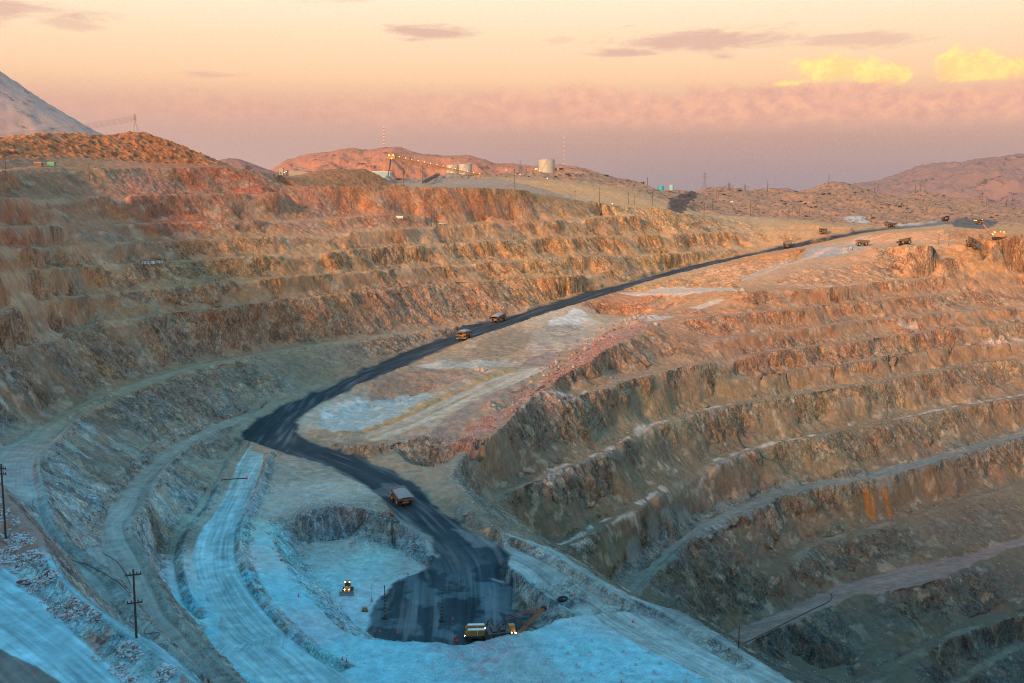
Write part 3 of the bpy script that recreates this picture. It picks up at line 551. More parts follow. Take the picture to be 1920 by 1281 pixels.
zone = pmask(wp([(560,800),(640,745),(800,675),(950,612),(1080,590),(1180,600),(1100,660),(965,770),(850,860),(700,850)]), 6, 4)
paint(zone * sst(fbm(X, Y, Z, 16, 4, .6), .05, .3), (.30,.24,.19), .5); paint(zone * sst(-fbm(X, Y, Z, 11, 4, .6), .12, .3), (.50,.42,.36), .45)
for pts, c, al in [([(690,735),(720,705),(800,690),(880,695),(900,705),(800,735),(740,755),(700,765)], (.27,.20,.16), .85), ([(590,795),(640,765),(700,752),(760,742),(800,736),(810,742),(740,780),(700,800),(620,812)], (.33,.44,.47), .85),
        ([(860,680),(900,640),(960,620),(1000,625),(985,655),(940,668)], (.30,.225,.16), .8), ([(850,850),(880,790),(960,730),(1020,690),(1080,650),(1000,670),(900,740),(800,820)], (.30,.225,.195), .8), ([(560,812),(640,838),(760,850),(820,870),(700,860),(600,838)], (.25,.22,.17), .7)]:
    paint(pmask(wp(pts), 2.5, 2), c, al)
# rust seeps down the bench face
def seep(u0, v0, u1, v1, w):
    a, b = hit(u0, v0), hit(u1, v1); t = np.clip(((X - a.x) * (b.x - a.x) + (Y - a.y) * (b.y - a.y)) / ((b.x - a.x) ** 2 + (b.y - a.y) ** 2), 0, 1)
    d = np.hypot(X - a.x - t * (b.x - a.x), Y - a.y - t * (b.y - a.y)); return sst(-d, -w, -w * .4)
for q in [(1622,914,1636,972,3.0), (1656,908,1668,966,2.2), (1632,914,1640,960,1.2)]: paint(seep(*q), (.48,.17,.03), .9)
for l, a_, b_ in ((r6, .10, .30), (r6, .34, .40), (r7, .02, .10), (r7, .14, .20), (r7, .30, .46), (r4, .02, .12), (r5, .6, .95), (r7, .6, .95), (r1, .3, .45)):
    paint(track(sub(offset(l, 5.0), a_, b_), 1.7, 2.0)[0] * sst(fbm(X, Y, Z, 12, 3), -.2, .05), (.58,.48,.44), .8)
paint(mound0 * sst(-np.hypot(X - hit(885,1228).x, (Y - hit(885,1228).y) * .8), -16, -5) * sst(fbm(X, Y, Z, 5, 3), .02, .2), (.48,.26,.30), .7)
# roads
paint(m_B, (.44,.31,.21), .75); paint(m_B * sst(-Y, -420, -330), (.33,.34,.32), .85)
paint(m_R2, (.36,.31,.26), .85); paint(m_pale, (.34,.50,.51), .95); paint(m_C, (.46,.38,.29), .9); paint(track(offset(C_c, 10.5), 2.0, 1.0)[0], (.40,.26,.10), .85); paint(m_RI, (.37,.38,.34), .9)
paint(m_FG, (.30,.53,.58), .95); paint(m_TR, (.64,.42,.32), .85); paint(m_r8, (.24,.235,.215), .8); paint(m_r10, (.36,.22,.19), .75)
paint(pmask(wp([(-20,1205),(150,1300),(-40,1310)], z=-69.6), 1), (.17,.14,.12), .95)
paint(pmask(wp([(0,1010),(60,1075),(120,1150),(180,1200),(330,1290),(357,1281),(240,1195),(128,1110),(60,1010),(0,925)]), 1.5) * sst(fbm(X, Y, Z, 9, 3), .0, .16), (.40,.20,.14), .7)
# red rubble strip along the nose
m_rub = pmask(wp([(850,835),(880,800),(960,762),(1030,705),(1100,650),(1200,600),(1225,606),(1150,650),(1105,678),(1030,722),(965,772),(900,830),(865,848)]), 3, 2)
paint(m_rub, (.40,.22,.18), .7)
for l in (A, A1, C0, C1, C2, C3, r2, r3, r4, r5, r6, r7, r9, r11, r12):
    mm = track(offset(l, 2.0), 2.3, 1.0)[0]; paint(mm * sst(fbm(X, Y, Z, 30, 2), -.25, .1), (.60,.38,.24) if l[0, 2] > -80 else (.36,.29,.23), .42)
paint(m_haul, (.022,.040,.050), .97); paint(m_haul * sst(Y, 1195, 1260) * sst(-X, -640, -600), (.24,.20,.17), .85)
dust = perlin(hs / 46, ht_ / 3.4, X * 0 + 2) + .6 * perlin(hs / 18, ht_ / 1.6, X * 0 + 7) + .5 * perlin(hs / 90, ht_ / 14, X * 0)
paint(m_haul * sst(dust, .0, .55), (.15,.155,.16), .8)
paint(sst(blur(m_haul, 14), .12, .5) * (1 - m_haul) , (.12,.13,.13), .35)
paint(m_haul * sst(-Z, 120, 128) * sst(fbm(X, Y, Z * 0, 22, 4, .6) + .25 * sst(Y, 300, 345), .02, .22) * sst(-Y, -400, -340), (.16,.21,.23), .45)
paint(pmask(wp([(850,990),(905,990),(935,1022),(880,1030)]), 6, 3), (.26,.26,.25), .55); paint(pmask(wp([(690,920),(720,905),(760,915),(735,932)]), 5, 3), (.20,.20,.19), .45)
# soil grain
gr_ = fbm(X, Y, Z, 4.0, 3, .6); col = col * (1 + .35 * gr_ * (1 - .6 * m_haul))[..., None]
sp = perlin(X / 4.6 + 9, Y / 4.6, Z / 6); sp2 = perlin(X / 9 + 9, Y / 9, Z / 9)
paint(boul * sst(sp, .12, .32), (.09,.055,.04), .85); paint(boul * sst(-sp2, .22, .4), (.50,.31,.20), .5)
warm = (sst(Y, 330, 520) * (1 - m_haul))[..., None]; col = col * (1 + warm * np.array([.03, -.025, -.10], np.float32)); col = np.clip(col, .012, .8)

pale_any = np.clip(pmask(wp([(520,870),(690,920),(800,1030),(830,1060),(690,1110),(680,1190),(600,1240),(470,1130),(450,1000),(490,900)], z=-120), 0, 4) + mound0 + m_RI * .6 + m_C * .3, 0, 1) * (1 - m_haul)
for sd_, sc_, fq, cc, al in ((0, 46, 16, (.50,.70,.76), .28), (50, 30, 11, (.22,.33,.36), .20), (90, 60, 22, (.46,.64,.70), .16), (130, 80, 30, (.24,.34,.37), .14)):
    nn = fbm(X + sd_, Y * .9, X * 0 + sd_, sc_, 2, .35) * fq; fr_ = np.abs(nn - np.round(nn)); paint(pale_any * sst(-fr_, -.10, -.03), cc, al)
trk = np.maximum.reduce([m_haul, m_pale, m_C, m_RI, m_FG, m_TR * .6, m_r8 * .6, m_B * .5, m_R2 * .6, m_r10 * .6])
st_s = np.zeros_like(X); st_t = np.zeros_like(X)
for m, s_, t_ in [(m_B, bs, bt), (m_R2, r2s, r2t), (m_r8, r8s, r8t), (m_TR, trs, trt), (m_C, cs, ct), (m_RI, is_, it_), (m_FG, fs, ft), (m_pale, ps, pt_), (m_haul, hs, ht_)]:
    k = m > .02; st_s[k] = s_[k]; st_t[k] = t_[k]
k = (m_r10 > .02) & (trk == m_r10 * .6); st_s[k] = X[k]; st_t[k] = (Y - X * .5)[k]

# ------------------------------------------------------------------ ground material
def ground_material(name='ground', attr=True, tint=None, bscale=1.0, spots=0):
    mt = bpy.data.materials.new(name); mt.use_nodes = True; w = NT(mt.node_tree)
    pos = w.n('ShaderNodeNewGeometry').outputs['Position']
    if attr:
        base = w.n('ShaderNodeAttribute', {'attribute_name': 'col'}).outputs['Color']
        aux = w.n('ShaderNodeSeparateXYZ', None, {0: w.n('ShaderNodeAttribute', {'attribute_name': 'aux'}).outputs['Vector']}).outputs
        fc, tk, bo = aux[0], aux[1], aux[2]
        st = w.n('ShaderNodeAttribute', {'attribute_name': 'st'}).outputs['Vector']
    else: base = tint; fc, tk, bo = 0.2, 0.0, 1.0; st = pos
    # dipping, streaky rock structure
    mp = w.n('ShaderNodeMapping', None, {'Vector': pos, 'Rotation': (R(18), R(-38), R(25)), 'Scale': (1, .9, .66)}).outputs[0]
    rock = w.noise(mp, .55, 6, .68, .8); rock2 = w.noise(mp, .16, 4, .6, 1.2)
    crack = w.noise(mp, 1.25, 5, .7, 1.5, 'RIDGED_MULTIFRACTAL')
    dv = w.n('ShaderNodeVectorMath', {'operation': 'MULTIPLY_ADD'}, {0: w.n('ShaderNodeTexNoise', None, {'Vector': mp, 'Scale': .35, 'Detail': 4}).outputs['Color'], 1: (3.2, 3.2, 3.2), 2: mp}).outputs[0]
    vc = w.n('ShaderNodeTexVoronoi', None, {'Vector': dv, 'Scale': .62}); vc2 = w.n('ShaderNodeTexVoronoi', None, {'Vector': dv, 'Scale': .15})
    blk = w.m('ADD', w.m('MULTIPLY', w.m('SUBTRACT', w.n('ShaderNodeSeparateColor', None, {0: vc.outputs['Color']}).outputs[0], .5), .6), w.m('MULTIPLY', w.m('SUBTRACT', w.n('ShaderNodeSeparateColor', None, {0: vc2.outputs['Color']}).outputs[0], .5), .45))
    ve = w.n('ShaderNodeTexVoronoi', {'feature': 'DISTANCE_TO_EDGE'}, {'Vector': dv, 'Scale': .62}).outputs['Distance']
    seam = w.sstep(ve, .10, .0)
    grit = w.noise(pos, 2.3, 4, .7); grit2 = w.noise(pos, .5, 3, .6)
    k = w.m('ADD', w.m('MULTIPLY', w.m('SUBTRACT', rock, .5), 1.7), w.m('MULTIPLY', w.m('SUBTRACT', rock2, .5), .9))
    dk = w.m('MULTIPLY', w.sstep(crack, .55, 1.3), -.22)
    fine = w.noise(mp, 1.5, 3, .75, .6); cr2 = w.sstep(w.m('ABSOLUTE', w.m('SUBTRACT', w.noise(dv, .55, 5, .72), .5)), .035, .0)
    k = w.m('ADD', w.m('MULTIPLY', k, .8), w.m('SUBTRACT', w.m('MULTIPLY', w.m('SUBTRACT', fine, .5), 1.5), w.m('MULTIPLY', cr2, .95)))
    kf = w.m('MULTIPLY', w.m('ADD', w.m('ADD', w.m('MULTIPLY', k, .6), dk), w.m('SUBTRACT', blk, w.m('MULTIPLY', seam, .35))), fc)
    kg = w.m('ADD', w.m('MULTIPLY', w.m('SUBTRACT', grit, .5), .55), w.m('MULTIPLY', w.m('SUBTRACT', grit2, .5), .5))
    sv = w.n('ShaderNodeMapping', None, {'Vector': st, 'Scale': (.022, .9, 1)}).outputs[0]
    stn = w.noise(sv, 1.0, 5, .6, .3); sv2 = w.n('ShaderNodeMapping', None, {'Vector': st, 'Scale': (.010, .16, 1)}).outputs[0]; stn2 = w.noise(sv2, 1.0, 3, .5)
    sv3 = w.noise(w.n('ShaderNodeMapping', None, {'Vector': st, 'Scale': (.05, .09, 1)}).outputs[0], 1.0, 4, .6, 1.5)
    ks = w.m('ADD', w.m('ADD', w.m('MULTIPLY', w.m('SUBTRACT', stn, .5), 1.5), w.m('MULTIPLY', w.m('SUBTRACT', stn2, .5), 1.4)), w.m('MULTIPLY', w.m('SUBTRACT', sv3, .5), 1.0))
    tot = w.m('ADD', w.m('ADD', 1.0, kf), w.m('ADD', w.m('MULTIPLY', kg, w.m('SUBTRACT', 1.0, w.m('MULTIPLY', tk, .7))), w.m('MULTIPLY', ks, tk)))
    tot = w.m('MAXIMUM', w.m('ADD', tot, w.m('MULTIPLY', fc, .16)), .25)
    hue = w.noise(mp, .09, 4, .6, .5)
    hm = w.mix(w.sstep(hue, .38, .62), (1.10, .97, .86, 1), (.92, 1.0, 1.06, 1))
    c = w.mix(w.m('ADD', w.m('MULTIPLY', fc, .7), .25), base, w.mix(1.0, base, hm, 'MULTIPLY'))
    hsv = w.n('ShaderNodeVectorMath', {'operation': 'SCALE'}, {0: c}); w.set(hsv.inputs['Scale'], tot); c = hsv.outputs[0]
    # pebbles and stones
    vo = w.n('ShaderNodeTexVoronoi', None, {'Vector': pos, 'Scale': .8}); stone = w.sstep(vo.outputs['Distance'], .30, .16)
    pick = w.sstep(w.n('ShaderNodeSeparateColor', None, {0: vo.outputs['Color']}).outputs[0], .80, .86)
    sm = w.m('MULTIPLY', w.m('MULTIPLY', stone, pick), w.m('SUBTRACT', .55, w.m('MULTIPLY', tk, .5)))
    sc = w.n('ShaderNodeVectorMath', {'operation': 'SCALE'}, {0: c}); sc.inputs['Scale'].default_value = 1.7
    c = w.mix(sm, c, sc.outputs[0])
    if spots:
        v4 = w.noise(pos, spots, 4, .65, .4); c = w.mix(w.m('MULTIPLY', w.sstep(v4, .56, .66), .75), c, (.07, .05, .045, 1))
    bh = w.m('ADD', w.m('MULTIPLY', w.m('ADD', rock, w.m('MULTIPLY', crack, .25)), w.m('ADD', w.m('MULTIPLY', fc, 1.6), .10)), w.m('ADD', w.m('MULTIPLY', grit, .16), w.m('MULTIPLY', w.m('MULTIPLY', stn, tk), .12)))
    bh = w.m('ADD', bh, w.m('MULTIPLY', sm, .35))
    bp = w.n('ShaderNodeBump', None, {'Strength': .8, 'Distance': 1.1 * bscale, 'Height': bh})
    bs_ = w.n('ShaderNodeBsdfPrincipled', None, {'Base Color': c, 'Roughness': .92, 'Normal': bp}); bs_.inputs['Specular IOR Level'].default_value = .15
    w.set(w.n('ShaderNodeOutputMaterial').inputs[0], bs_); return mt
GM = ground_material()

# ------------------------------------------------------------------ meshes of the ground
V = np.stack([Xd, Yd, Zd], -1).reshape(-1, 3).astype(np.float32)
idx = np.arange(NR * NT_).reshape(NR, NT_)
Q = np.stack([idx[:-1, :-1], idx[:-1, 1:], idx[1:, 1:], idx[1:, :-1]], -1).reshape(-1, 4)
cf = col.reshape(-1, 3); rockm = np.maximum(face * (1 - .75 * scree), np.maximum(zA * .75 * sst(fbm(X, Y, Z, 14, 3), -.1, .12), np.maximum(zB * .65, zC * .25)))
rockm = rockm * (1 - .6 * slump) * (1 - .45 * sst(Z, -45, -20) * sst(-X, -120, 20))
auxf = np.stack([rockm, trk, boul], -1).reshape(-1, 3); stf = np.stack([st_s, st_t, 0 * st_s], -1).reshape(-1, 3)
dirt = np.maximum.reduce([m_pale, m_B, m_R2, m_C, m_RI, m_FG, m_TR, m_r8, m_r10])
kind = np.where(m_haul > .5, 1, np.where(dirt > .5, 2, np.where(face > .5, 3, 0))).astype(np.int8)
kq = kind.ravel()[Q[:, 0]]
def raw_mesh(name, v, q, attrs=None, mat=None, smooth=True):
    me = bpy.data.meshes.new(name); me.vertices.add(len(v)); me.vertices.foreach_set('co', np.asarray(v, np.float32).ravel())
    me.loops.add(q.size); me.loops.foreach_set('vertex_index', q.astype(np.int32).ravel())
    me.polygons.add(len(q)); me.polygons.foreach_set('loop_start', np.arange(0, q.size, q.shape[1], dtype=np.int32))
    if smooth: me.polygons.foreach_set('use_smooth', np.ones(len(q), bool))
    for k, a in (attrs or {}).items():
        if k == 'col':
            at = me.attributes.new('col', 'FLOAT_COLOR', 'POINT'); at.data.foreach_set('color', np.concatenate([a, np.ones((len(a), 1))], 1).astype(np.float32).ravel())
        else: me.attributes.new(k, 'FLOAT_VECTOR', 'POINT').data.foreach_set('vector', a.astype(np.float32).ravel())
    me.update(); 
    if mat: me.materials.append(mat)
    o = bpy.data.objects.new(name, me); C.objects.link(o); return o
for kk, nm in [(0, 'ground'), (1, 'haul_road'), (2, 'dirt_road'), (3, 'pit_wall')]:
    q = Q[kq == kk]; u_, inv = np.unique(q, return_inverse=True)
    o = raw_mesh(nm, V[u_], inv.reshape(-1, 4), {'col': cf[u_], 'aux': auxf[u_], 'st': stf[u_]}, GM); tag(o, kind='structure')
def gz(x, y): return float(hterp(Zd, x, y))
print('terrain', round(time.time() - t0, 1))

# surrounding land: under and behind the viewer, to both sides, and out to the horizon
def polar(name, r, t, zf, mat, col_=None):
    A_, T_ = np.meshgrid(r, t, indexing='ij'); x = A_ * np.sin(T_); y = A_ * np.cos(T_); z = zf(A_, T_, x, y); n, m = x.shape
    i = np.arange(n * m).reshape(n, m); q = np.stack([i[:-1, :-1], i[:-1, 1:], i[1:, 1:], i[1:, :-1]], -1).reshape(-1, 4)
    c = np.tile(np.array(col_ or (.36, .25, .17), np.float32), (n * m, 1)); o = raw_mesh(name, np.stack([x, y, z], -1).reshape(-1, 3), q, {'col': c, 'aux': np.tile([.3, 0, .5], (n * m, 1)), 'st': np.zeros((n * m, 3))}, mat)
    return tag(o, kind='structure')
sdir = np.array([math.sin(SUN_AZ), math.cos(SUN_AZ)])
def ridge(x, y):                                    # unseen ridge, added behind the viewer to keep the low sun off the pit
    a = x * sdir[0] + y * sdir[1]; b = x * sdir[1] - y * sdir[0]
    h = SHADE_RIDGE_H + 16 * np.sin(b / 210 + 1) + 9 * np.sin(b / 83) + 10 * fbm(x, y, x * 0, 120, 3)
    return h * np.exp(-((a - 430) / 135.0) ** 2) + 40
SHADE_RIDGE_H = 170.0
def surround(A_, T_, x, y):
    t = (T_ + PI) % (2 * PI) - PI; t = np.where(T_ > PI, T_ - 2 * PI, T_)
    e = np.abs(t) - TH1; edge = np.where(t > 0, np.interp(A_, rr, Z[:, -1]), np.interp(A_, rr, Z[:, 0]))
    near = np.interp(A_, [0, 122], [0, 1]); edge = np.where(A_ < 122, -3.5 + (edge + 3.5) * near, edge)
    base = -42 + ridge(x, y) * sst(A_, 60, 330) - 40 * sst(A_, 60, 330) + fbm(x, y, x * 0, 150, 3) * 14 * sst(A_, 100, 500)
    base = np.where(A_ < 60, np.interp(A_, [0, 60], [-3.5, -42]), base)
    k = sst(e, 0, .7); return edge * (1 - k) + base * k
r_s = np.concatenate([np.linspace(0.5, 120, 30), np.geomspace(122.0, RMAX, 150)])
t_s = np.linspace(TH1 - .0005, 2 * PI - TH1 + .0005, 260)
polar('ground', r_s, t_s, surround, GM)
polar('ground', np.linspace(.5, 122.3, 40), np.linspace(TH0, TH1, 120), lambda A_, T_, x, y: -3.5 + (np.interp(T_, th, Z[0]) + 3.5) * np.interp(A_, [0, 122], [0, 1]) + .6 * fbm(x, y, x * 0, 12, 3), GM, (.36,.30,.25))
polar('plain', np.geomspace(RMAX - 40, 11500, 50), np.linspace(0, 2 * PI, 200), lambda A_, T_, x, y: -47 - 0 * x + 4 * fbm(x, y, x * 0, 900, 2), GM, (.40,.30,.25))

# far hills and mountains, each a land form of its own
HM = ground_material('hill_soil', False, (.52, .22, .13, 1), 3, .045)
MM = ground_material('mountain_soil', False, (.36, .205, .165, 1), 8, .02)
def land(name, outline, D, W, zb, mat, seed, rough=.06, nx_=260, ny_=90, wf=None):
    p = np.array([P(u, v, D) for u, v in outline]); x = np.linspace(p[0, 0], p[-1, 0], nx_); h = np.interp(x, p[:, 0], p[:, 2]) - zb
    yy = np.linspace(-1, 1, ny_); Xg, Yg = np.meshgrid(x, yy, indexing='ij'); H = h[:, None]
    wy_ = D + Yg * W * (1 + 0 * H); prof = np.cos(np.clip(np.abs(Yg), 0, 1) * PI / 2) ** 1.35
    n1 = fbm(Xg + seed, wy_, Xg * 0, W * .28, 5, .55) * 1.0
    Hg = H * np.clip(prof + n1 * (1 - prof) * .8 * prof ** .3, 0, 1.0) + rough * W * .012 * fbm(Xg, wy_, Xg * 0 + seed, W * .07, 3, .6)
    Hg *= np.clip((1 - np.abs(Yg)) * 12, 0, 1); v = np.stack([Xg, wy_, zb - 2 + Hg], -1).reshape(-1, 3)
    i = np.arange(nx_ * ny_).reshape(nx_, ny_); q = np.stack([i[:-1, :-1], i[1:, :-1], i[1:, 1:], i[:-1, 1:]], -1).reshape(-1, 4)
    return tag(raw_mesh(name, v, q, None, mat), kind='structure')
land('hill', [(420,340),(470,336),(500,325),(520,315),(545,298),(580,288),(620,283),(655,277),(690,281),(720,275),(745,275),(780,285),(830,292),(880,290),(905,297),(930,306),(960,305),(1000,310),(1045,308),(1080,311),(1110,320),(1150,332),(1190,345),(1230,372)], 2750, 420, -50, HM, 5, 1.0, 420, 130)
land('hill', [(330,350),(380,320),(405,300),(430,295),(450,297),(475,306),(500,316),(540,328),(600,350)], 2480, 160, -48, MM, 15, .6)
land('hill', [(1430,362),(1455,353),(1470,351),(1485,354),(1505,362)], 3600, 120, -48, MM, 25)
land('mountain', [(1540,375),(1600,348),(1650,340),(1700,330),(1730,315),(1760,305),(1790,306),(1830,302),(1860,296),(1920,289),(2000,276),(2100,268),(2250,280),(2450,330),(2560,370)], 5600, 1250, -50, MM, 40, 1.4, 460, 150)
land('volcano', [(-1500,372),(-900,330),(-520,230),(-300,120),(-170,40),(-110,30),(-60,95),(0,137),(40,166),(80,192),(120,216),(170,246),(240,285),(330,325),(450,355),(560,372)], 9000, 1750, -50, ground_material('volcano_soil', False, (.52, .35, .29, 1), 16, .008), 60, 1.0, 420, 160)
HAZE = True
if HAZE:
    bm = bmesh.new(); bmesh.ops.create_cube(bm, size=1); me = bpy.data.meshes.new('haze'); bm.to_mesh(me); bm.free()
    hz = bpy.data.objects.new('haze', me); C.objects.link(hz); z0, z1 = -300, 1700
    hz.scale = (23500, 23500, z1 - z0); hz.location = (0, 0, (z0 + z1) / 2); tag(hz, kind='stuff')
    mt = bpy.data.materials.new('air'); mt.use_nodes = True; w = NT(mt.node_tree)
    pv = w.n('ShaderNodeVolumePrincipled', None, {'Color': (.93, .88, .88, 1), 'Density': 2.4e-5, 'Anisotropy': 0.0})
    w.set(w.n('ShaderNodeOutputMaterial').inputs['Volume'], pv); me.materials.append(mt)
# ------------------------------------------------------------------ object building helpers
def paintmat(name, c, rough=.55, metal=0, dirt=.35, dc=(.30, .22, .16), sc=.8):
    mt = bpy.data.materials.new(name); mt.use_nodes = True; w = NT(mt.node_tree)
    co = w.n('ShaderNodeTexCoord').outputs['Object']; n = w.noise(co, sc, 5, .65)
    col_ = w.mix(w.m('MULTIPLY', w.sstep(n, .42, .68), dirt), (*c, 1), (*dc, 1))
    b = w.n('ShaderNodeBsdfPrincipled', None, {'Base Color': col_, 'Roughness': rough, 'Metallic': metal}); w.set(w.n('ShaderNodeOutputMaterial').inputs[0], b); return mt
def glow(name, c, s):
    mt = bpy.data.materials.new(name); mt.use_nodes = True; w = NT(mt.node_tree)
    w.set(w.n('ShaderNodeOutputMaterial').inputs[0], w.n('ShaderNodeEmission', None, {0: (*c, 1), 1: s})); return mt
M = dict(yellow=paintmat('yellow paint', (.50, .22, .03), .5), orange=paintmat('orange paint', (.40, .16, .05), .6), tray=paintmat('worn tray steel', (.17, .10, .065), .65, .2, .4),
    black=paintmat('black rubber', (.018, .018, .02), .8, 0, .3, (.12, .10, .08)), dark=paintmat('dark steel', (.045, .042, .042), .55, .4), steel=paintmat('galvanised steel', (.30, .29, .28), .5, .5, .3),
    white=paintmat('white paint', (.72, .72, .70), .5, 0, .2), tank=paintmat('tank paint', (.48, .44, .36), .6, 0, .25, (.36, .28, .2), .08), cyan=paintmat('turquoise paint', (.02, .42, .50), .5, 0, .1), pcyan=paintmat('pale blue paint', (.30, .50, .52), .5, 0, .15),
    wood=paintmat('weathered timber', (.055, .035, .025), .85, 0, .4, (.10, .07, .05), 1.5), red=paintmat('red paint', (.52, .05, .035), .5, 0, .2), rubber=paintmat('red cable jacket', (.20, .045, .03), .7, 0, .3), ore=paintmat('grey ore', (.26, .27, .28), .9, 0, .6, (.36, .34, .32), 2.0), brownore=paintmat('brown ore', (.26, .17, .12), .9, 0, .6, (.34, .25, .18), 2.0),
    glass=paintmat('dark glass', (.03, .04, .05), .12, 0, .05), green=paintmat('green paint', (.04, .33, .16), .5, 0, .1), teal=paintmat('teal hose', (.02, .16, .12), .6, 0, .2), rock=paintmat('pale rock', (.46, .36, .30), .9, 0, .6, (.34, .20, .15), .5), rrock=paintmat('red rock', (.36, .16, .12), .9, 0, .7, (.46, .28, .22), .45),
    bluerock=paintmat('pale gypsum rock', (.50, .58, .60), .9, 0, .5, (.30, .30, .28), .5), shrub=paintmat('dark scrub', (.035, .030, .018), .9, 0, .5, (.07, .05, .03), 1.0), rust=paintmat('rusty steel', (.22, .09, .04), .75, .2, .5),
    lamp=glow('warm lamp', (1.0, .60, .22), 5), head=glow('headlight', (1.0, .78, .42), 12), amber=glow('amber lamp', (1.0, .45, .06), 7), pink=paintmat('pink marker', (.70, .10, .10), .5, 0, .1))

class MB:
    def __init__(s): s.b = bmesh.new()
    def hexa(s, p):                                # eight corners: bottom ring then top ring
        v = [s.b.verts.new(q) for q in p]
        for f in ((3, 2, 1, 0), (4, 5, 6, 7), (0, 1, 5, 4), (1, 2, 6, 5), (2, 3, 7, 6), (3, 0, 4, 7)): s.b.faces.new([v[i] for i in f])
        return s
    def box(s, x0, x1, y0, y1, z0, z1): return s.hexa([(x0,y0,z0),(x1,y0,z0),(x1,y1,z0),(x0,y1,z0),(x0,y0,z1),(x1,y0,z1),(x1,y1,z1),(x0,y1,z1)])
    def prism(s, prof, y0, y1):                    # x,z outline extruded along y
        a = [s.b.verts.new((x, y0, z)) for x, z in prof]; b = [s.b.verts.new((x, y1, z)) for x, z in prof]; n = len(prof)
        s.b.faces.new(a); s.b.faces.new(b[::-1])
        for i in range(n): s.b.faces.new((a[i - 1], b[i - 1], b[i], a[i]))
        return s
    def cyl(s, p, q, r, r2=None, n=12):
        p, q = Vector(p), Vector(q); r2 = r if r2 is None else r2; z = (q - p).normalized(); x = z.orthogonal().normalized(); y = z.cross(x)
        A_ = [s.b.verts.new(p + (x * math.cos(t) + y * math.sin(t)) * r) for t in np.linspace(0, 2 * PI, n, False)]
        B_ = [s.b.verts.new(q + (x * math.cos(t) + y * math.sin(t)) * r2) for t in np.linspace(0, 2 * PI, n, False)]
        s.b.faces.new(A_[::-1]); s.b.faces.new(B_)
        for i in range(n): s.b.faces.new((A_[i - 1], A_[i], B_[i], B_[i - 1]))
        return s
    def bar(s, p, q, r): return s.cyl(p, q, r, r, 4)
    def tube(s, pts, r, n=6):
        pts = [Vector(p) for p in pts]; rings = []
        for i, p in enumerate(pts):
            t = (pts[min(i + 1, len(pts) - 1)] - pts[max(i - 1, 0)]).normalized(); x = t.cross(Vector((0, 0, 1))); x = x.normalized() if x.length > .01 else Vector((1, 0, 0)); y = t.cross(x)
            rings.append([s.b.verts.new(p + (x * math.cos(a) + y * math.sin(a)) * r) for a in np.linspace(0, 2 * PI, n, False)])
        for a, b in zip(rings, rings[1:]):
            for i in range(n): s.b.faces.new((a[i - 1], a[i], b[i], b[i - 1]))
        s.b.faces.new(rings[0]); s.b.faces.new(rings[-1][::-1]); return s
    def ball(s, c, r, k=1, jit=0, sq=(1, 1, 1)):
        d = bmesh.ops.create_icosphere(s.b, subdivisions=k, radius=1)
        for v in d['verts']: v.co = Vector(c) + Vector([v.co[i] * sq[i] for i in range(3)]) * r * (1 + random.uniform(-jit, jit))
        return s
    def build(s, name, mat, parent=None, bevel=0, smooth=False):
        bmesh.ops.recalc_face_normals(s.b, faces=s.b.faces[:])
        if bevel: bmesh.ops.bevel(s.b, geom=[e for e in s.b.edges if e.calc_length() > bevel * 4], offset=bevel, segments=1, affect='EDGES')
        me = bpy.data.meshes.new(name); s.b.to_mesh(me); s.b.free(); me.materials.append(M[mat] if isinstance(mat, str) else mat)
        if smooth: me.polygons.foreach_set('use_smooth', np.ones(len(me.polygons), bool))
        o = bpy.data.objects.new(name, me); C.objects.link(o); o.parent = parent; return o
def copy_tree(o, parent=None):
    c = o.copy(); C.objects.link(c); c.parent = parent
    for ch in o.children: copy_tree(ch, c)
    return c
def spot(u, v, c=None):
    if c is not None: x, y, _ = P(u, v, c)
    else: x, y, _ = hit(u, v)
    return Vector((x, y, gz(x, y)))
def heading(a, b): d = Vector(b) - Vector(a); return math.atan2(d.y, d.x)

# ------------------------------------------------------------------ haul truck (front towards +x)
def tray_mb():
    m = MB()
    prof = [(-6.6, 3.35), (-6.3, 3.05), (-1.6, 2.35), (1.7, 2.9), (2.6, 5.35), (6.2, 5.75), (6.2, 5.98), (2.3, 5.75), (1.3, 3.25), (-1.7, 2.75), (-6.3, 3.45)]
    m.prism(prof, -3.7, 3.7)
    for sg in (-1, 1):                              # side walls lean outwards, ribs on the outside
        y0, y1 = sg * 3.55, sg * 3.95
        m.hexa([(-6.4, y0, 3.1), (2.0, y0, 3.0), (2.0, y0 + sg * .16, 3.0), (-6.4, y0 + sg * .16, 3.1), (-6.7, y1, 4.5), (2.9, y1, 5.9), (2.9, y1 + sg * .18, 5.9), (-6.7, y1 + sg * .18, 4.5)])
        for x in (-5.5, -3.9, -2.3, -.7, .9): m.hexa([(x, y0, 3.0), (x + .28, y0, 3.0), (x + .28, y0 + sg * .42, 3.0), (x, y0 + sg * .42, 3.0), (x, y1, 4.5 + (x + 6) * .14), (x + .28, y1, 4.5 + (x + 6) * .14), (x + .28, y1 + sg * .40, 4.5 + (x + 6) * .14), (x, y1 + sg * .40, 4.5 + (x + 6) * .14)])
    return m
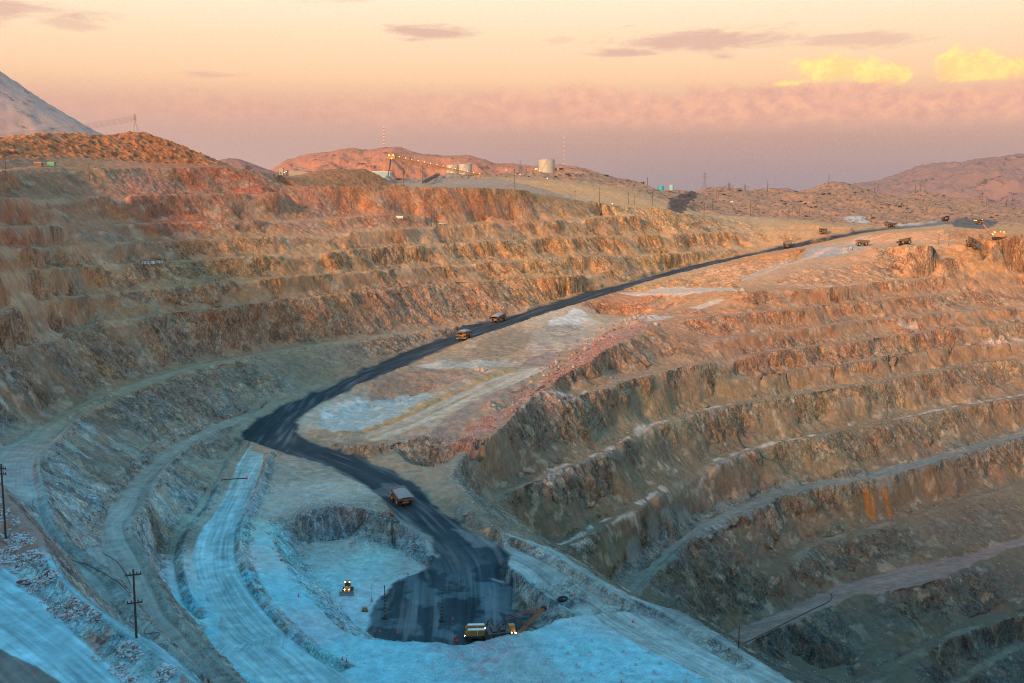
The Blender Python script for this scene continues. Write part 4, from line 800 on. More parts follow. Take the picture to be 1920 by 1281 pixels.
def wheel(root, x, y, r, wd, dual=False):
    t = MB(); t.cyl((x, y - wd / 2, r), (x, y + wd / 2, r), r, r, 26); t.cyl((x, y - wd / 2 - .05, r), (x, y + wd / 2 + .05, r), r * .82, r * .82, 26)
    for a in np.linspace(0, 2 * PI, 22, False): t.bar((x + math.cos(a) * r, y - wd * .46, r + math.sin(a) * r), (x + math.cos(a) * r, y + wd * .46, r + math.sin(a) * r), .07)
    w_ = t.build('wheel', 'black', root)
    s = 1 if y > 0 else -1; h = MB(); h.cyl((x, y + s * wd * .50, r), (x, y + s * (wd * .5 + .10), r), r * .52, r * .46, 18); h.cyl((x, y + s * wd * .5, r), (x, y + s * (wd * .5 + .22), r), r * .2, r * .18, 12); h.build('rim', 'yellow', w_)
def make_truck():
    root = empty('haul_truck', (0, 0, 0), 0, label='haul truck', cat='truck')
    f = MB(); f.box(-5.2, 4.6, -1.1, -.5, 1.5, 2.35).box(-5.2, 4.6, .5, 1.1, 1.5, 2.35).box(-4.3, -3.2, -2.0, 2.0, 1.1, 2.2).box(2.4, 3.4, -2.3, 2.3, 1.2, 2.0).box(-1.4, .9, -3.1, -1.2, 1.3, 2.5).box(-1.4, .9, 1.2, 3.1, 1.3, 2.5)
    f.cyl((-3, -2.6, 1.7), (-3, 2.6, 1.7), .7, .7, 12); f.build('chassis', 'dark', root, .04)
    tray_mb().build('dump_body', 'tray', root)
    h = MB(); h.prism([(3.2, 1.6), (5.55, 1.5), (5.75, 2.1), (5.6, 3.55), (3.1, 3.75)], -1.45, 1.45); h.box(3.0, 5.3, -3.75, 3.75, 3.5, 3.68); h.box(5.0, 5.6, -3.6, -1.5, 1.35, 2.1).box(5.0, 5.6, 1.5, 3.6, 1.35, 2.1)
    hood = h.build('hood', 'yellow', root, .05)
    g = MB(); g.box(5.62, 5.80, -1.25, 1.25, 1.75, 3.4)
    for k in range(7): g.box(5.80, 5.86, -1.2, 1.2, 1.85 + k * .22, 1.93 + k * .22)
    g.build('grille', 'dark', hood)
    c = MB(); c.prism([(2.9, 3.7), (4.9, 3.7), (4.75, 5.25), (2.9, 5.3)], .9, 3.3); cab = c.build('cab', 'yellow', root, .05)
    w_ = MB(); w_.hexa([(4.86, 1.05, 4.15), (4.92, 1.05, 4.15), (4.92, 3.15, 4.15), (4.86, 3.15, 4.15), (4.78, 1.05, 5.05), (4.84, 1.05, 5.05), (4.84, 3.15, 5.05), (4.78, 3.15, 5.05)]); w_.box(3.2, 4.6, 3.3, 3.34, 4.2, 5.0); w_.build('window', 'glass', cab)
    b = MB(); b.box(2.8, 4.4, -3.2, -.9, 3.7, 4.6); b.build('cabinet', 'dark', root, .05)
    r = MB()
    for y in (-3.7, 3.7): r.bar((5.25, y, 3.6), (5.25, y, 4.7), .04)
    for z in (4.2, 4.7): r.bar((5.25, -3.7, z), (5.25, .8, z), .035)
    for y in (-2.6, -1.5, -.4, .7): r.bar((5.25, y, 3.6), (5.25, y, 4.7), .03)
    r.bar((5.25, -3.7, 3.62), (5.25, 3.7, 3.62), .035); r.build('railing', 'steel', root)
    l = MB(); 
    for sg in (-1, 1): l.bar((5.75, sg * .35 + .9, 1.4), (5.35, sg * .35 + 1.9, 3.6), .05)
    for k in range(7): l.bar((5.74 - k * .055, .58 + k * .13, 1.5 + k * .3), (5.74 - k * .055, 1.3 + k * .13, 1.5 + k * .3), .035)
    l.build('ladder', 'steel', root)
    for y in (-2.85, 2.85): wheel(root, 3.0, y, 1.65, 1.05)
    for y in (-2.95, -1.75, 1.75, 2.95): wheel(root, -3.1, y, 1.65, 1.05)
    for y in (-3.0, -2.1, 2.1, 3.0): MB().cyl((5.6, y, 1.75), (5.72, y, 1.75), .24, .24, 10).build('headlight', 'head', root)
    for y in (-3.3, 3.3): MB().cyl((5.3, y, 3.5), (5.4, y, 3.5), .16, .16, 8).build('lamp', 'head', root)
    e = MB(); e.box(-5.6, -5.3, -1.3, 1.3, 1.7, 3.0).box(-5.42, -5.2, -1.7, 1.7, 1.5, 1.8); e.build('rear_frame', 'orange', root, .03)
    for y in (-1.0, 1.0): MB().box(-5.66, -5.6, y - .14, y + .14, 2.2, 2.45).build('tail_lamp', 'red', root)
    return root
def load_mb():
    m = MB(); n, k = 22, 12
    g = [[None] * k for _ in range(n)]
    for i in range(n):
        for j in range(k):
            x = -6.3 + 8.9 * i / (n - 1); y = -3.75 + 7.5 * j / (k - 1); e = min(1, (1 - abs(y / 3.8)) * 1.6) * min(1, (2.9 - x) / 2.2) * min(1, (x + 6.7) / 2.0)
            g[i][j] = m.b.verts.new((x, y, 4.1 + (x + 6.3) * .14 + 1.7 * max(0, e) ** .7 + random.uniform(-.16, .16)))
    for i in range(n - 1):
        for j in range(k - 1): m.b.faces.new((g[i][j], g[i + 1][j], g[i + 1][j + 1], g[i][j + 1]))
    bt = [m.b.verts.new(q) for q in ((-6.0, -3.4, 3.4), (1.6, -3.4, 3.4), (1.6, 3.4, 3.4), (-6.0, 3.4, 3.4))]
    m.b.faces.new(bt); return m
truck0 = make_truck(); used = [False]
def slope_align(o, rz, L=5):
    p = o.location; f = Vector((math.cos(rz), math.sin(rz), 0)); s = Vector((-f.y, f.x, 0))
    a = Vector((f.x * L, f.y * L, gz(p.x + f.x * L, p.y + f.y * L) - gz(p.x - f.x * L, p.y - f.y * L))); a = (Vector((f.x * 2 * L, f.y * 2 * L, a.z))).normalized()
    b = Vector((s.x * L, s.y * L, gz(p.x + s.x * L / 2, p.y + s.y * L / 2) - gz(p.x - s.x * L / 2, p.y - s.y * L / 2))).normalized(); n = a.cross(b).normalized(); b = n.cross(a)
    o.rotation_euler = Matrix((a, b, n)).transposed().to_euler()
    p.z = max(gz(p.x + f.x * q + s.x * r_, p.y + f.y * q + s.y * r_) for q in (-3, 3) for r_ in (-2.5, 2.5)) * .5 + .5 * gz(p.x, p.y) + .1
def place_truck(u, v, rz, label, load=None, c=None, lights=True, scale=1):
    t = copy_tree(truck0) if used[0] else truck0; used[0] = True
    p = spot(u, v, c); t.location = p; slope_align(t, rz); t['label'] = label; t['group'] = 'haul trucks working in the pit'; t.scale = (scale,) * 3
    if not lights:
        for ch in t.children:
            if ch.name.startswith(('headlight', 'lamp')): ch.hide_render = False; ch.data = dead_lamp(ch)
    if load:
        o = load_mb().build('ore_load', load, None, 0, True); o.matrix_world = Matrix.LocRotScale(t.location, t.rotation_euler, t.scale); tag(o, ('grey' if load == 'ore' else 'brown') + ' ore heap in the tray of the ' + loadof.get(u, 'truck'), 'ore', 'ore heaps carried by the trucks')
    return t
loadof = {752: 'haul truck nearest the viewer', 871: 'haul truck coming down with headlights lit', 937: 'haul truck climbing behind the lit one', 1668: 'haul truck turning onto the far road', 1773: 'far haul truck seen from behind', 1838: 'haul truck facing out on the far pad'}
_dl = {}
def dead_lamp(ch):
    k = ch.data.name
    if k not in _dl: _dl[k] = ch.data.copy(); _dl[k].materials[0] = M['glass']
    return _dl[k]
hroad = lambda u, v, d=1: None
a_, b_ = P(800, 975, -122), P(705, 895, -118.5)
place_truck(752, 944, heading(a_, b_), 'haul truck driving away on the black road beside the blue pit', 'ore', None, False, .88)
place_truck(871, 637, heading(P(900, 618, -93.5), P(830, 648, -97)), 'haul truck with lit headlights coming down the black road', 'ore', None, True, 1.0)
place_truck(937, 604, heading(P(900, 618, -93.5), P(1000, 584, -87)), 'haul truck climbing the black road behind the oncoming one', 'ore', None, False, 1.0)
place_truck(1477, 464, heading((0, 0), (.35, .94)), 'haul truck seen from behind near the top of the road', None, None, False)
place_truck(1543, 431, R(-100), 'haul truck with four lit lamps alone on the tan ledge', None, 1175, True)
place_truck(1668, 430, R(195), 'haul truck turning onto the black road above the orange bank', 'ore', 1240, False)
place_truck(1617, 460, R(172), 'haul truck standing above the grey rubble patch', None, 1020, False)
place_truck(1697, 459, R(4), 'empty haul truck heading right below the orange bank', None, 985, False)
place_truck(1773, 421, R(80), 'haul truck with brown load seen from behind by the dark pad', 'brownore', 1290, False)
place_truck(1838, 418, R(-92), 'haul truck with lit lamps facing out on the far dark pad', 'brownore', 1300, True)
place_truck(1820, 458, R(176), 'haul truck waiting under the raised shovel boom', None, 1005, False)

# ------------------------------------------------------------------ rope shovel (boom towards +x)
def make_shovel(label, loc, rz, body='yellow', boomup=R(48)):
    root = empty('rope_shovel', loc, rz, label=label, cat='shovel')
    for y in (-2.7, 2.7):
        m = MB(); m.prism([(-4.4, .5), (-3.9, 0), (3.9, 0), (4.4, .5), (4.4, 1.3), (3.9, 1.8), (-3.9, 1.8), (-4.4, 1.3)], y - .8, y + .8)
        for k in range(16): m.box(-4 + k * .5, -3.75 + k * .5, y - .9, y + .9, -.04, 1.86)
        m.build('track', 'black', root)
    MB().cyl((0, 0, 1.2), (0, 0, 2.4), 2.5, 2.4, 20).build('turntable', 'dark', root)
    m = MB(); m.box(-7.2, 3.2, -3.8, 3.8, 2.4, 3.0); m.hexa([(-7.2, -3.7, 3.0), (1.2, -3.7, 3.0), (1.2, 3.7, 3.0), (-7.2, 3.7, 3.0), (-7.0, -3.5, 6.4), (1.0, -3.5, 6.4), (1.0, 3.5, 6.4), (-7.0, 3.5, 6.4)])
    m.box(-5.5, -3.5, -2.5, 2.5, 6.4, 6.9).box(-2.6, -.8, -2.0, 2.0, 6.4, 7.0); hs_ = m.build('machine_house', body if body != 'yellow' else 'orange', root, .06)
    m = MB(); 
    for k in range(5): m.box(-6.6 + k * 1.5, -5.6 + k * 1.5, -3.76, -3.62, 3.6, 5.6)
    m.build('louvre', 'dark', hs_)
    m = MB(); m.box(1.2, 3.4, 1.4, 3.7, 4.4, 6.8); cb = m.build('cab', 'yellow', root, .06); MB().box(3.42, 3.48, 1.6, 3.5, 5.2, 6.5).build('window', 'glass', cb)
    L = 14.5; bx, bz = 2.6 + math.cos(boomup) * L, 3.2 + math.sin(boomup) * L
    m = MB(); n_ = Vector((-math.sin(boomup), 0, math.cos(boomup)))
    for y in (-.75, .75):
        m.hexa([(2.4, y - .16, 3.0), (3.4, y - .16, 2.9), (3.4, y + .16, 2.9), (2.4, y + .16, 3.0), (bx - .5, y * .6 - .16, bz + .3), (bx + .3, y * .6 - .16, bz - .3), (bx + .3, y * .6 + .16, bz - .3), (bx - .5, y * .6 + .16, bz + .3)])
    for k in range(9):
        t = k / 8; p = Vector((2.9 + (bx - 2.9) * t, 0, 3.0 + (bz - 3.0) * t)); m.bar(p + Vector((0, -.8 * (1 - .4 * t), 0)), p + Vector((0, .8 * (1 - .4 * t), 0)), .12)
        if k % 2: m.bar(p + Vector((0, -.7 * (1 - .4 * t), 0)), p + Vector((1.2, .6 * (1 - .4 * t), 1.2)), .07)
    bo = m.build('boom', 'orange', root)
    MB().cyl((bx, -.6, bz), (bx, .6, bz), .95, .95, 18).build('sheave', 'dark', bo)
    m = MB(); 
    for y in (-1.6, 1.6): m.bar((-1.0, y, 6.4), (-.2, y * .6, 10.0), .16); m.bar((-4.0, y, 6.4), (-.2, y * .6, 10.0), .13)
    m.bar((-.2, -1, 10.0), (-.2, 1, 10.0), .16); m.build('gantry', 'dark', root)
    m = MB(); 
    for y in (-.8, .8): m.bar((-.2, y, 10.0), (bx, y * .6, bz + .4), .09)
    m.build('suspension_rope', 'red', root)
    ms = Vector((2.9 + (bx - 2.9) * .45, 0, 3.0 + (bz - 3.0) * .45)); dp = Vector((bx + 1.2, 0, 3.2))
    m = MB(); 
    for y in (-.95, .95): m.bar(ms + Vector((-2.6, y, 1.3)), dp + Vector((0, y, 0)), .24)
    m.build('dipper_arm', 'rust', root)
    m = MB(); m.hexa([dp + Vector(q) for q in ((-.9, -1.5, -1.6), (1.7, -1.5, -1.3), (1.7, 1.5, -1.3), (-.9, 1.5, -1.6), (-.9, -1.6, 1.2), (2.1, -1.6, 1.5), (2.1, 1.6, 1.5), (-.9, 1.6, 1.2))])
    for k in range(5): m.hexa([dp + Vector(q) for q in ((1.9, -1.4 + k * .62, 1.3), (2.1, -1.4 + k * .62, 1.3), (2.1, -1.15 + k * .62, 1.3), (1.9, -1.15 + k * .62, 1.3), (2.2, -1.36 + k * .62, 2.2), (2.3, -1.36 + k * .62, 2.2), (2.3, -1.2 + k * .62, 2.2), (2.2, -1.2 + k * .62, 2.2))])
    m.build('dipper', 'rust', root, .05)
    m = MB(); 
    for y in (-.4, .4): m.bar((bx + .9, y, bz), dp + Vector((.6, y, 1.3)), .07)
    m.build('hoist_rope', 'red', root)
    for p in ((3.3, -2.6, 4.0), (3.3, 0.6, 4.4), (1.1, -3.0, 6.1), (-6.9, 3.2, 6.0)): MB().ball(p, .30).build('lamp', 'head', root)
    return root
pS = spot(950, 1213, -128)
sh1 = make_shovel('rope shovel with red cables, half hidden behind the pale mound', pS, R(12), 'dark', R(42)); sh1.scale = (.82,) * 3
pS2 = spot(1868, 457, 1020); sh2 = make_shovel('shovel with raised boom and amber lamps on the far orange bank', pS2, R(155)); 
for p in ((-6, 1.5, 7.2), (-3, -2.2, 7.3), (2, 3.8, 7.2), (4, -1, 5.2)): MB().ball(p, .5).build('lamp', 'amber', sh2)

# twin hooded yellow machine beside the shovel
p = spot(893, 1197, -128); r = empty('service_machine', p, R(4), label='yellow machine with two long chamfered hoods beside the pale mound', cat='mining machine')
MB().box(-3.4, 3.4, -2.5, 2.7, .7, 1.5).build('chassis', 'dark', r, .04)
for y in (-1.7, 1.9):
    h = MB().prism([(-3.0, 1.5), (2.4, 1.5), (3.0, 2.2), (2.5, 3.3), (-2.5, 3.3), (-3.2, 2.4)], y - .85, y + .85).build('hood', 'yellow', r, .08)
    MB().box(-2.45, 2.45, y - .7, y + .7, 3.3, 3.36).build('hood_top', 'white', h)
    MB().box(.2, .35, y - .88, y + .88, 1.6, 3.4).build('band', 'white', h)
for x in (-2.3, 2.2):
    for y in (-2.2, 2.2): MB().cyl((x, y - .35, .85), (x, y + .35, .85), .85, .85, 18).build('wheel', 'black', r)
for p_ in ((-3.4, -1.6, 1.4), (3.3, -1.4, 1.5), (3.3, .9, 1.6)): MB().ball(p_, .22).build('lamp', 'head', r)
p = spot(919, 1192, -128); r = empty('cable_tower', p, R(10), label='dark cable tower frame between the yellow machine and the shovel', cat='cable tower')
MB().box(-1.6, 1.6, -1.2, 1.2, .2, .8).build('base', 'dark', r, .03)
m = MB()
for x in (-1.2, 1.2):
    for y in (-.8, .8): m.bar((x * 1.3, y, .8), (x * .45, y * .5, 4.6), .12)
for z in (1.8, 3.0, 4.2): k = 1.3 - z * .17; m.bar((-1.2 * k, -.7, z), (1.2 * k, -.7, z), .08); m.bar((-1.2 * k, .7, z), (1.2 * k, .7, z), .08); m.bar((-1.2 * k, -.7, z), (1.2 * k, .7, z + .9), .06)
m.build('frame', 'dark', r); MB().box(-1.2, 1.2, -.9, .7, 1.0, 1.8).build('cabinet', 'yellow', r, .04)

# ------------------------------------------------------------------ bulldozer facing the viewer (front +x)
p = spot(652, 1111, -128); r = empty('bulldozer', p, R(-88), label='yellow bulldozer with lit lamps on the pale blue pit floor', cat='bulldozer')
for y in (-1.35, 1.35):
    m = MB(); m.prism([(-2.6, .5), (-2.2, 0), (1.9, 0), (2.4, .5), (2.2, 1.1), (-1.4, 1.55), (-2.4, 1.2)], y - .32, y + .32)
    for k in range(12): m.box(-2.2 + k * .36, -2.05 + k * .36, y - .36, y + .36, -.03, .1)
    m.build('track', 'black', r)
m = MB(); m.prism([(-2.2, .9), (2.2, .8), (2.3, 2.1), (.4, 2.4), (-2.0, 2.3)], -.95, .95); m.build('body', 'yellow', r, .05)
c_ = MB().hexa([(-1.5, -.95, 2.3), (.2, -.95, 2.3), (.2, .95, 2.3), (-1.5, .95, 2.3), (-1.4, -.85, 3.7), (0, -.85, 3.7), (0, .85, 3.7), (-1.4, .85, 3.7)]).build('cab', 'glass', r)
MB().box(-1.7, .3, -1.0, 1.0, 3.7, 3.85).build('roof', 'yellow', c_)
m = MB(); m.prism([(3.0, .1), (3.25, .25), (3.05, .9), (3.3, 1.6), (3.15, 1.6), (2.85, .9)], -2.35, 2.35); m.build('blade', 'steel', r, .03)
m = MB(); 
for y in (-1.75, 1.75): m.bar((-.3, y, .6), (3.0, y, .5), .14)
for y in (-.6, .6): m.bar((1.6, y, 1.8), (3.0, y, 1.2), .09)
m.build('push_arm', 'yellow', r); MB().cyl((1.2, .45, 2.2), (1.2, .45, 3.3), .09, .09, 8).build('exhaust', 'dark', r)
MB().prism([(-3.4, .5), (-2.6, 1.4), (-2.4, 1.4), (-2.7, .9), (-3.2, .2)], -.3, .3).build('ripper', 'dark', r)
for q in ((.35, -.7, 3.8), (.35, .7, 3.8), (2.35, -.75, 2.0), (2.35, .75, 2.0)): MB().ball(q, .20).build('lamp', 'head', r)
p = spot(684, 1146, -128); r = empty('switch_skid', p, .2, label='small rusty orange box on skids on the pit floor below the bulldozer', cat='skid box')
MB().box(-.8, .8, -.6, .6, .25, 1.3).build('cabinet', 'orange', r, .05); MB().box(-1, 1, -.6, -.4, 0, .25).box(-1, 1, .4, .6, 0, .25).build('skid', 'dark', r)

# ------------------------------------------------------------------ striped cable masts
def mast_proto(h):
    r = empty('cable_mast', (0, 0, 0), 0, cat='mast', label='mast')
    MB().box(-1.0, 1.0, -.5, .5, 0, .35).box(-.5, .5, -.9, .9, .1, .5).build('base', 'black', r, .04)
    pl = MB().cyl((0, 0, .3), (0, 0, h), .16, .12, 8).build('pole', 'black', r)
    m = MB()
    for z in np.arange(1.6, h - .8, 1.1): m.cyl((0, 0, z), (0, 0, z + .28), .18, .18, 8)
    m.build('stripe', 'yellow', pl); MB().cyl((0, -.25, h - .1), (0, .25, h - .1), .2, .2, 8).build('pulley', 'dark', r); return r
mp0 = mast_proto(10.4)
for i, (u, v, c, lb, sc) in enumerate([(722, 1160, -128, 'black and yellow striped mast at the left edge of the black pad', 1), (829, 1165, -128, 'black and yellow striped mast standing in the middle of the black pad', 1),
        (891, 455, None, 'striped mast on the far berm, nearest the end of the tan bank', 1.15), (951, 453, None, 'striped mast on the far berm beside a plain wooden pole', 1.15)]):
    o = mp0 if i == 0 else copy_tree(mp0); o.location = spot(u, v, c); o['label'] = lb; o['group'] = 'striped cable masts'; o.scale = (sc,) * 3
p = spot(1056, 1103, -121.3)
r = empty('tyre', p, 0, label='huge worn tyre lying flat on the grey ramp', cat='tyre')
bm = bmesh.new(); n, k = 30, 12
vv = [[bm.verts.new(((1.25 + .52 * math.cos(b)) * math.cos(a), (1.25 + .52 * math.cos(b)) * math.sin(a), .55 + .52 * math.sin(b))) for b in np.linspace(0, 2 * PI, k, False)] for a in np.linspace(0, 2 * PI, n, False)]
for i in range(n):
    for j in range(k): bm.faces.new((vv[i - 1][j - 1], vv[i][j - 1], vv[i][j], vv[i - 1][j]))
tm = MB(); tm.b.free(); tm.b = bm; tm.build('tread', 'black', r, 0, True)

# ------------------------------------------------------------------ trailers, pickup, huts on the far berm
def trailer(u, v, rz, label, rnd=False, L=5.2):
    r = empty('site_trailer', spot(u, v), rz, label=label, cat='trailer', group='white trailers parked on the berm'); r.scale = (.66,) * 3
    if rnd: MB().cyl((0, 0, .7), (0, 0, 3.0), 1.5, 1.4, 16).ball((0, 0, 3.0), 1.4, 2, 0, (1, 1, .35)).build('tank', 'white', r)
    else:
        b = MB().box(-L / 2, L / 2, -1.2, 1.2, .7, 3.1).build('body', 'white', r, .05); MB().box(.6, 1.9, -1.23, -1.19, 1.5, 2.5).build('window', 'glass', b); MB().box(-1.9, -1.0, -1.23, -1.19, .75, 2.7).build('door', 'steel', b)
    MB().box(-L / 2, L / 2 + .8, -.9, .9, .5, .7).build('chassis', 'dark', r)
    for x in (-1.2, 1.2):
        for y in (-1.05, 1.05): MB().cyl((x, y - .12, .4), (x, y + .12, .4), .4, .4, 12).build('wheel', 'black', r)
trailer(273, 497, R(8), 'white box trailer at the left end of the parked row')
trailer(287, 495.5, R(8), 'round white tank trailer between the two box trailers', True, 3.4)
trailer(300, 495, R(8), 'white box trailer at the right end of the parked row')
p = spot(829, 423); r = empty('pickup_truck', p, R(10), label='white pickup parked beside the twin poles at the bank corner', cat='pickup')
MB().prism([(-2.7, .55), (2.7, .5), (2.75, 1.1), (1.3, 1.25), (.7, 1.85), (-.9, 1.85), (-1.1, 1.3), (-2.7, 1.3)], -.95, .95).build('body', 'white', r, .05); MB().prism([(1.1, 1.28), (.65, 1.78), (-.8, 1.78), (-.95, 1.32)], -.97, .97).build('window', 'glass', r)
for x in (-1.7, 1.7):
    for y in (-.9, .9): MB().cyl((x, y - .13, .42), (x, y + .13, .42), .42, .42, 12).build('wheel', 'black', r)
p = spot(749, 409); r = empty('container', p, 0, label='small white container on the mid slope left of the poles', cat='container'); MB().box(-2.8, 2.8, -1.1, 1.1, 0, 1.9).build('body', 'white', r, .04); MB().box(-2.7, 2.7, -1.13, -1.1, .3, .4).build('rib', 'steel', r)
for u, v, mt_, lb in [(97, 312, 'green', 'bright green hut at the foot of the boulder hill'), (73, 312, 'rust', 'low rusty shed left of the green hut')]:
    p = spot(u, v); r = empty('hut', p, 0, label=lb, cat='hut'); MB().box(-2.2, 2.2, -1.4, 1.4, 0, 2.2).build('wall', mt_, r, .04); MB().prism([(-2.4, 2.2), (2.4, 2.2), (2.2, 2.5), (-2.2, 2.5)], -1.5, 1.5).build('roof', 'steel', r)

# ------------------------------------------------------------------ wooden power poles
def pole_obj(name, base, h, r0, arms, label, rz, detail=False, group='wooden power poles'):
    r = empty(name, base, rz, label=label, cat='power pole', group=group)
    pl = MB().cyl((0, 0, -.8), (0, 0, h), r0, r0 * .72, 8 if detail else 6).build('pole', 'wood', r)
    for k, z in enumerate(arms):
        a = MB().box(-1.15, 1.15, -.09, .09, z - .1, z + .1).build('crossarm', 'wood', r)
        if detail:
            for x in (-1.05, -.5, .5, 1.05): MB().cyl((x, 0, z + .1), (x, 0, z + .42), .07, .10, 8).build('insulator', 'dark', a)
            m = MB(); m.bar((-.7, .12, z), (0, .16, z - .7), .04); m.bar((.7, .12, z), (0, .16, z - .7), .04); m.build('brace', 'steel', a)
    return r
pb = spot(256, 1196, -67); h1 = 140 * pb.y / F * 1.0
q = pole_obj('power_pole', pb, h1, .19, [h1 - .85, h1 - 5.3], 'tall dark power pole on the near ridge with two crossarms', R(20), True, None); 
m = MB()
for s_ in range(3): m.tube([(-.3 - .12 * s_, .1, h1 - 7.2), (-.75 - .1 * s_, .1, h1 - 7.8), (-.8 - .1 * s_, .1, h1 - 8.3), (-.3, .1, h1 - 8.7)], .03, 5)
m.build('cable_loop', 'dark', q)
pb = spot(10, 995, -66); h2 = 152 * pb.y / F
pole_obj('power_pole', pb, h2, .22, [h2 - .9, h2 - 2.0], 'power pole cut by the left edge of the photo', R(-20), True, None)
pl = [(11,291,324,'left edge of the slope under the boulder hill'),(168,309,340,'pinkish slope below the boulder hill'),(329,322,360,'end of the pink streak'),(469,332,370,'red bank left of the brown heap'),(636,353,388,'slope below the brown heap'),(741,373,402,'slope above the white container'),(797,365,400,'slope above the twin poles'),
 (809,389,425,'left one of the twin poles by the pickup'),(819,395,425,'right one of the twin poles by the pickup'),(757,316,348,'rim in front of the sloping conveyor'),(793,311,344,'rim right of the first conveyor pole'),(962,416,450,'berm beside the striped mast'),(965,318,352,'rim left of the big storage tank'),(1092,479,513,'middle of the tan bench'),
 (1078,354,380,'rim below the storage tank'),(1124,352,384,'rim edge in the centre'),(1178,362,384,'rim right of centre'),(1190,367,384,'short one near the rim'),(1223,357,385,'rim left of the black spoil'),(1320,380,404,'foot of the black spoil'),(1336,372,398,'beside the black spoil'),(1407,379,405,'flat by the boulder slope'),
 (1344,348,367,'between the round hills'),(1303,348,359,'skyline by the pylon'),(1214,336,352,'skyline left of the turquoise tank'),(1393,343,358,'skyline right of the small pylon'),(1439,336,358,'skyline above the boulder slope'),(1482,334,358,'skyline left of the dark hill'),(1554,328,345,'top of the dark hill'),
 (1640,343,361,'saddle right of the dark hill, left one'),(1646,343,361,'saddle right of the dark hill, right one'),(1716,348,364,'second round hill'),(1726,343,362,'crest of the second hill'),(1841,362,380,'right skyline, first'),(1850,365,383,'right skyline, second'),(1887,370,390,'far right skyline, taller one'),(1897,373,390,'far right skyline, last'),
 (1499,386,407,'plateau edge above the tan bank'),(1485,390,408,'plateau edge, left small one'),(1517,397,409,'plateau edge, shortest'),(1633,402,417,'right end of the pale patch'),(1700,385,412,'scrub slope in the right distance'),(1730,374,396,'middle of the scrub slope'),(1760,437,457,'orange bank, left one'),(1779,437,457,'orange bank, right one'),
 (1663,752,787,'stands alone on the right wall bench'),(1385,1183,1216,'bench above the pink road at the lower right')]
for u, v0, v1, w_ in pl:
    b = spot(u, v1); d = b.y; h = max(6.0, (v1 - v0) * d / F)
    pole_obj('power_pole', b, h, max(.16, .00024 * d), [h - .8] if h > 8 else [], 'wooden pole, ' + w_, random.uniform(-.5, .5))

# ------------------------------------------------------------------ pylons, masts and wires on the skyline
def pylon():
    r = empty('pylon', (0, 0, 0), 0, cat='pylon', label='pylon'); m = MB(); H = 30.0
    def wd(z): return 3.2 * (1 - z / 17) + .75 if z < 14 else .95 - (z - 14) * .035
    lv = [0, 3.2, 6.2, 9, 11.5, 14, 16.5, 19, 21.5, 24, 26.5, 29]
    for a, b in zip(lv, lv[1:]):
        wa, wb = wd(a), wd(b)
        for sx, sy, tx, ty in ((1, 1, -1, 1), (-1, 1, -1, -1), (-1, -1, 1, -1), (1, -1, 1, 1)):
            m.bar((sx * wa, sy * wa, a), (sx * wb, sy * wb, b), .20); m.bar((sx * wa, sy * wa, a), (tx * wb, ty * wb, b), .12); m.bar((sx * wb, sy * wb, b), (tx * wb, ty * wb, b), .11)
    m.build('lattice', 'steel', r)
    for z, L in ((19.5, 5.0), (23.0, 4.3), (26.5, 3.6)):
        a = MB()
        for s in (-1, 1): a.bar((0, -.6, z), (s * L, 0, z + .1), .16); a.bar((0, .6, z), (s * L, 0, z + .1), .16); a.bar((0, 0, z + 1.5), (s * L, 0, z + .1), .12)
        a = a.build('crossarm', 'steel', r)
        for s in (-1, 1): MB().cyl((s * L * .95, 0, z), (s * L * .95, 0, z - 1.4), .14, .14, 6).build('insulator', 'glass', a)
    MB().bar((0, 0, 29), (0, 0, 31.5), .16).build('tip', 'steel', r); return r
py0 = pylon()
for i, (u, v0, v1, c, lb, rz) in enumerate([(254, 210, 250, None, 'lattice pylon on top of the boulder hill', R(78)), (1321, 320, 351, 1655, 'tall lattice pylon on the round hill right of the tanks', R(10)), (1367, 338, 357, 1900, 'smaller lattice pylon right of the tall one', R(12)),
      (976, 300, 324, 1900, 'faint lattice pylon left of the storage tank', R(20)), (1397, 341, 358, 2150, 'faint farthest lattice pylon beyond the round hills', R(10))]):
    o = py0 if i == 0 else copy_tree(py0)
    if c: x, y, _ = P(u, v1, c); b = Vector((x, y, gz(x, y)))
    else: b = spot(u, v1)
    top = P(u, v0, b.y)[2]; s = (top - b.z) / 31.5; o.location = b; o.scale = (s,) * 3; o.rotation_euler.z = rz; o['label'] = lb; o['group'] = 'lattice pylons on the skyline'
b = Vector(py0.location); s = py0.scale.x
m = MB()
for k, z in enumerate((19.5, 23.0, 26.5)):
    for sg in (-1, 1):
        a = Vector((sg * 4.2 * math.cos(R(78)) * s, sg * 4.2 * math.sin(R(78)) * s, (z - 1.4) * s)) + b; e = a + Vector((-330, 40, -2 - k)); 
        m.tube([a.lerp(e, t) + Vector((0, 0, -13 * 4 * t * (1 - t))) for t in np.linspace(0, 1, 24)], .045, 4)
tag(m.build('power_line', 'dark'), 'power lines sagging from the hilltop pylon out of the left edge', 'power line')
def radio(u, v0, v1, c, lb):
    r = empty('radio_mast', P(u, v1, c), 0, label=lb, cat='radio mast', group='red and white radio masts'); z0 = P(u, v1 + 3, c)[2]; z1 = P(u, v0, c)[2]; r.location.z = z0; h = z1 - z0; n = 14; w_ = (.00042 if u < 900 else .0002) * c
    for k in range(n):
        m = MB(); a, b = h * k / n, h * (k + 1) / n
        for sx, sy, tx, ty in ((1, 1, -1, 1), (-1, 1, -1, -1), (-1, -1, 1, -1), (1, -1, 1, 1)): m.bar((sx * w_, sy * w_, a), (sx * w_, sy * w_, b), w_ * .35); m.bar((sx * w_, sy * w_, a), (tx * w_, ty * w_, b), w_ * .22)
        m.build('section', 'red' if k % 2 == 0 else 'white', r)
    MB().bar((0, 0, h), (0, 0, h * 1.04), w_ * .25).build('tip', 'red', r)
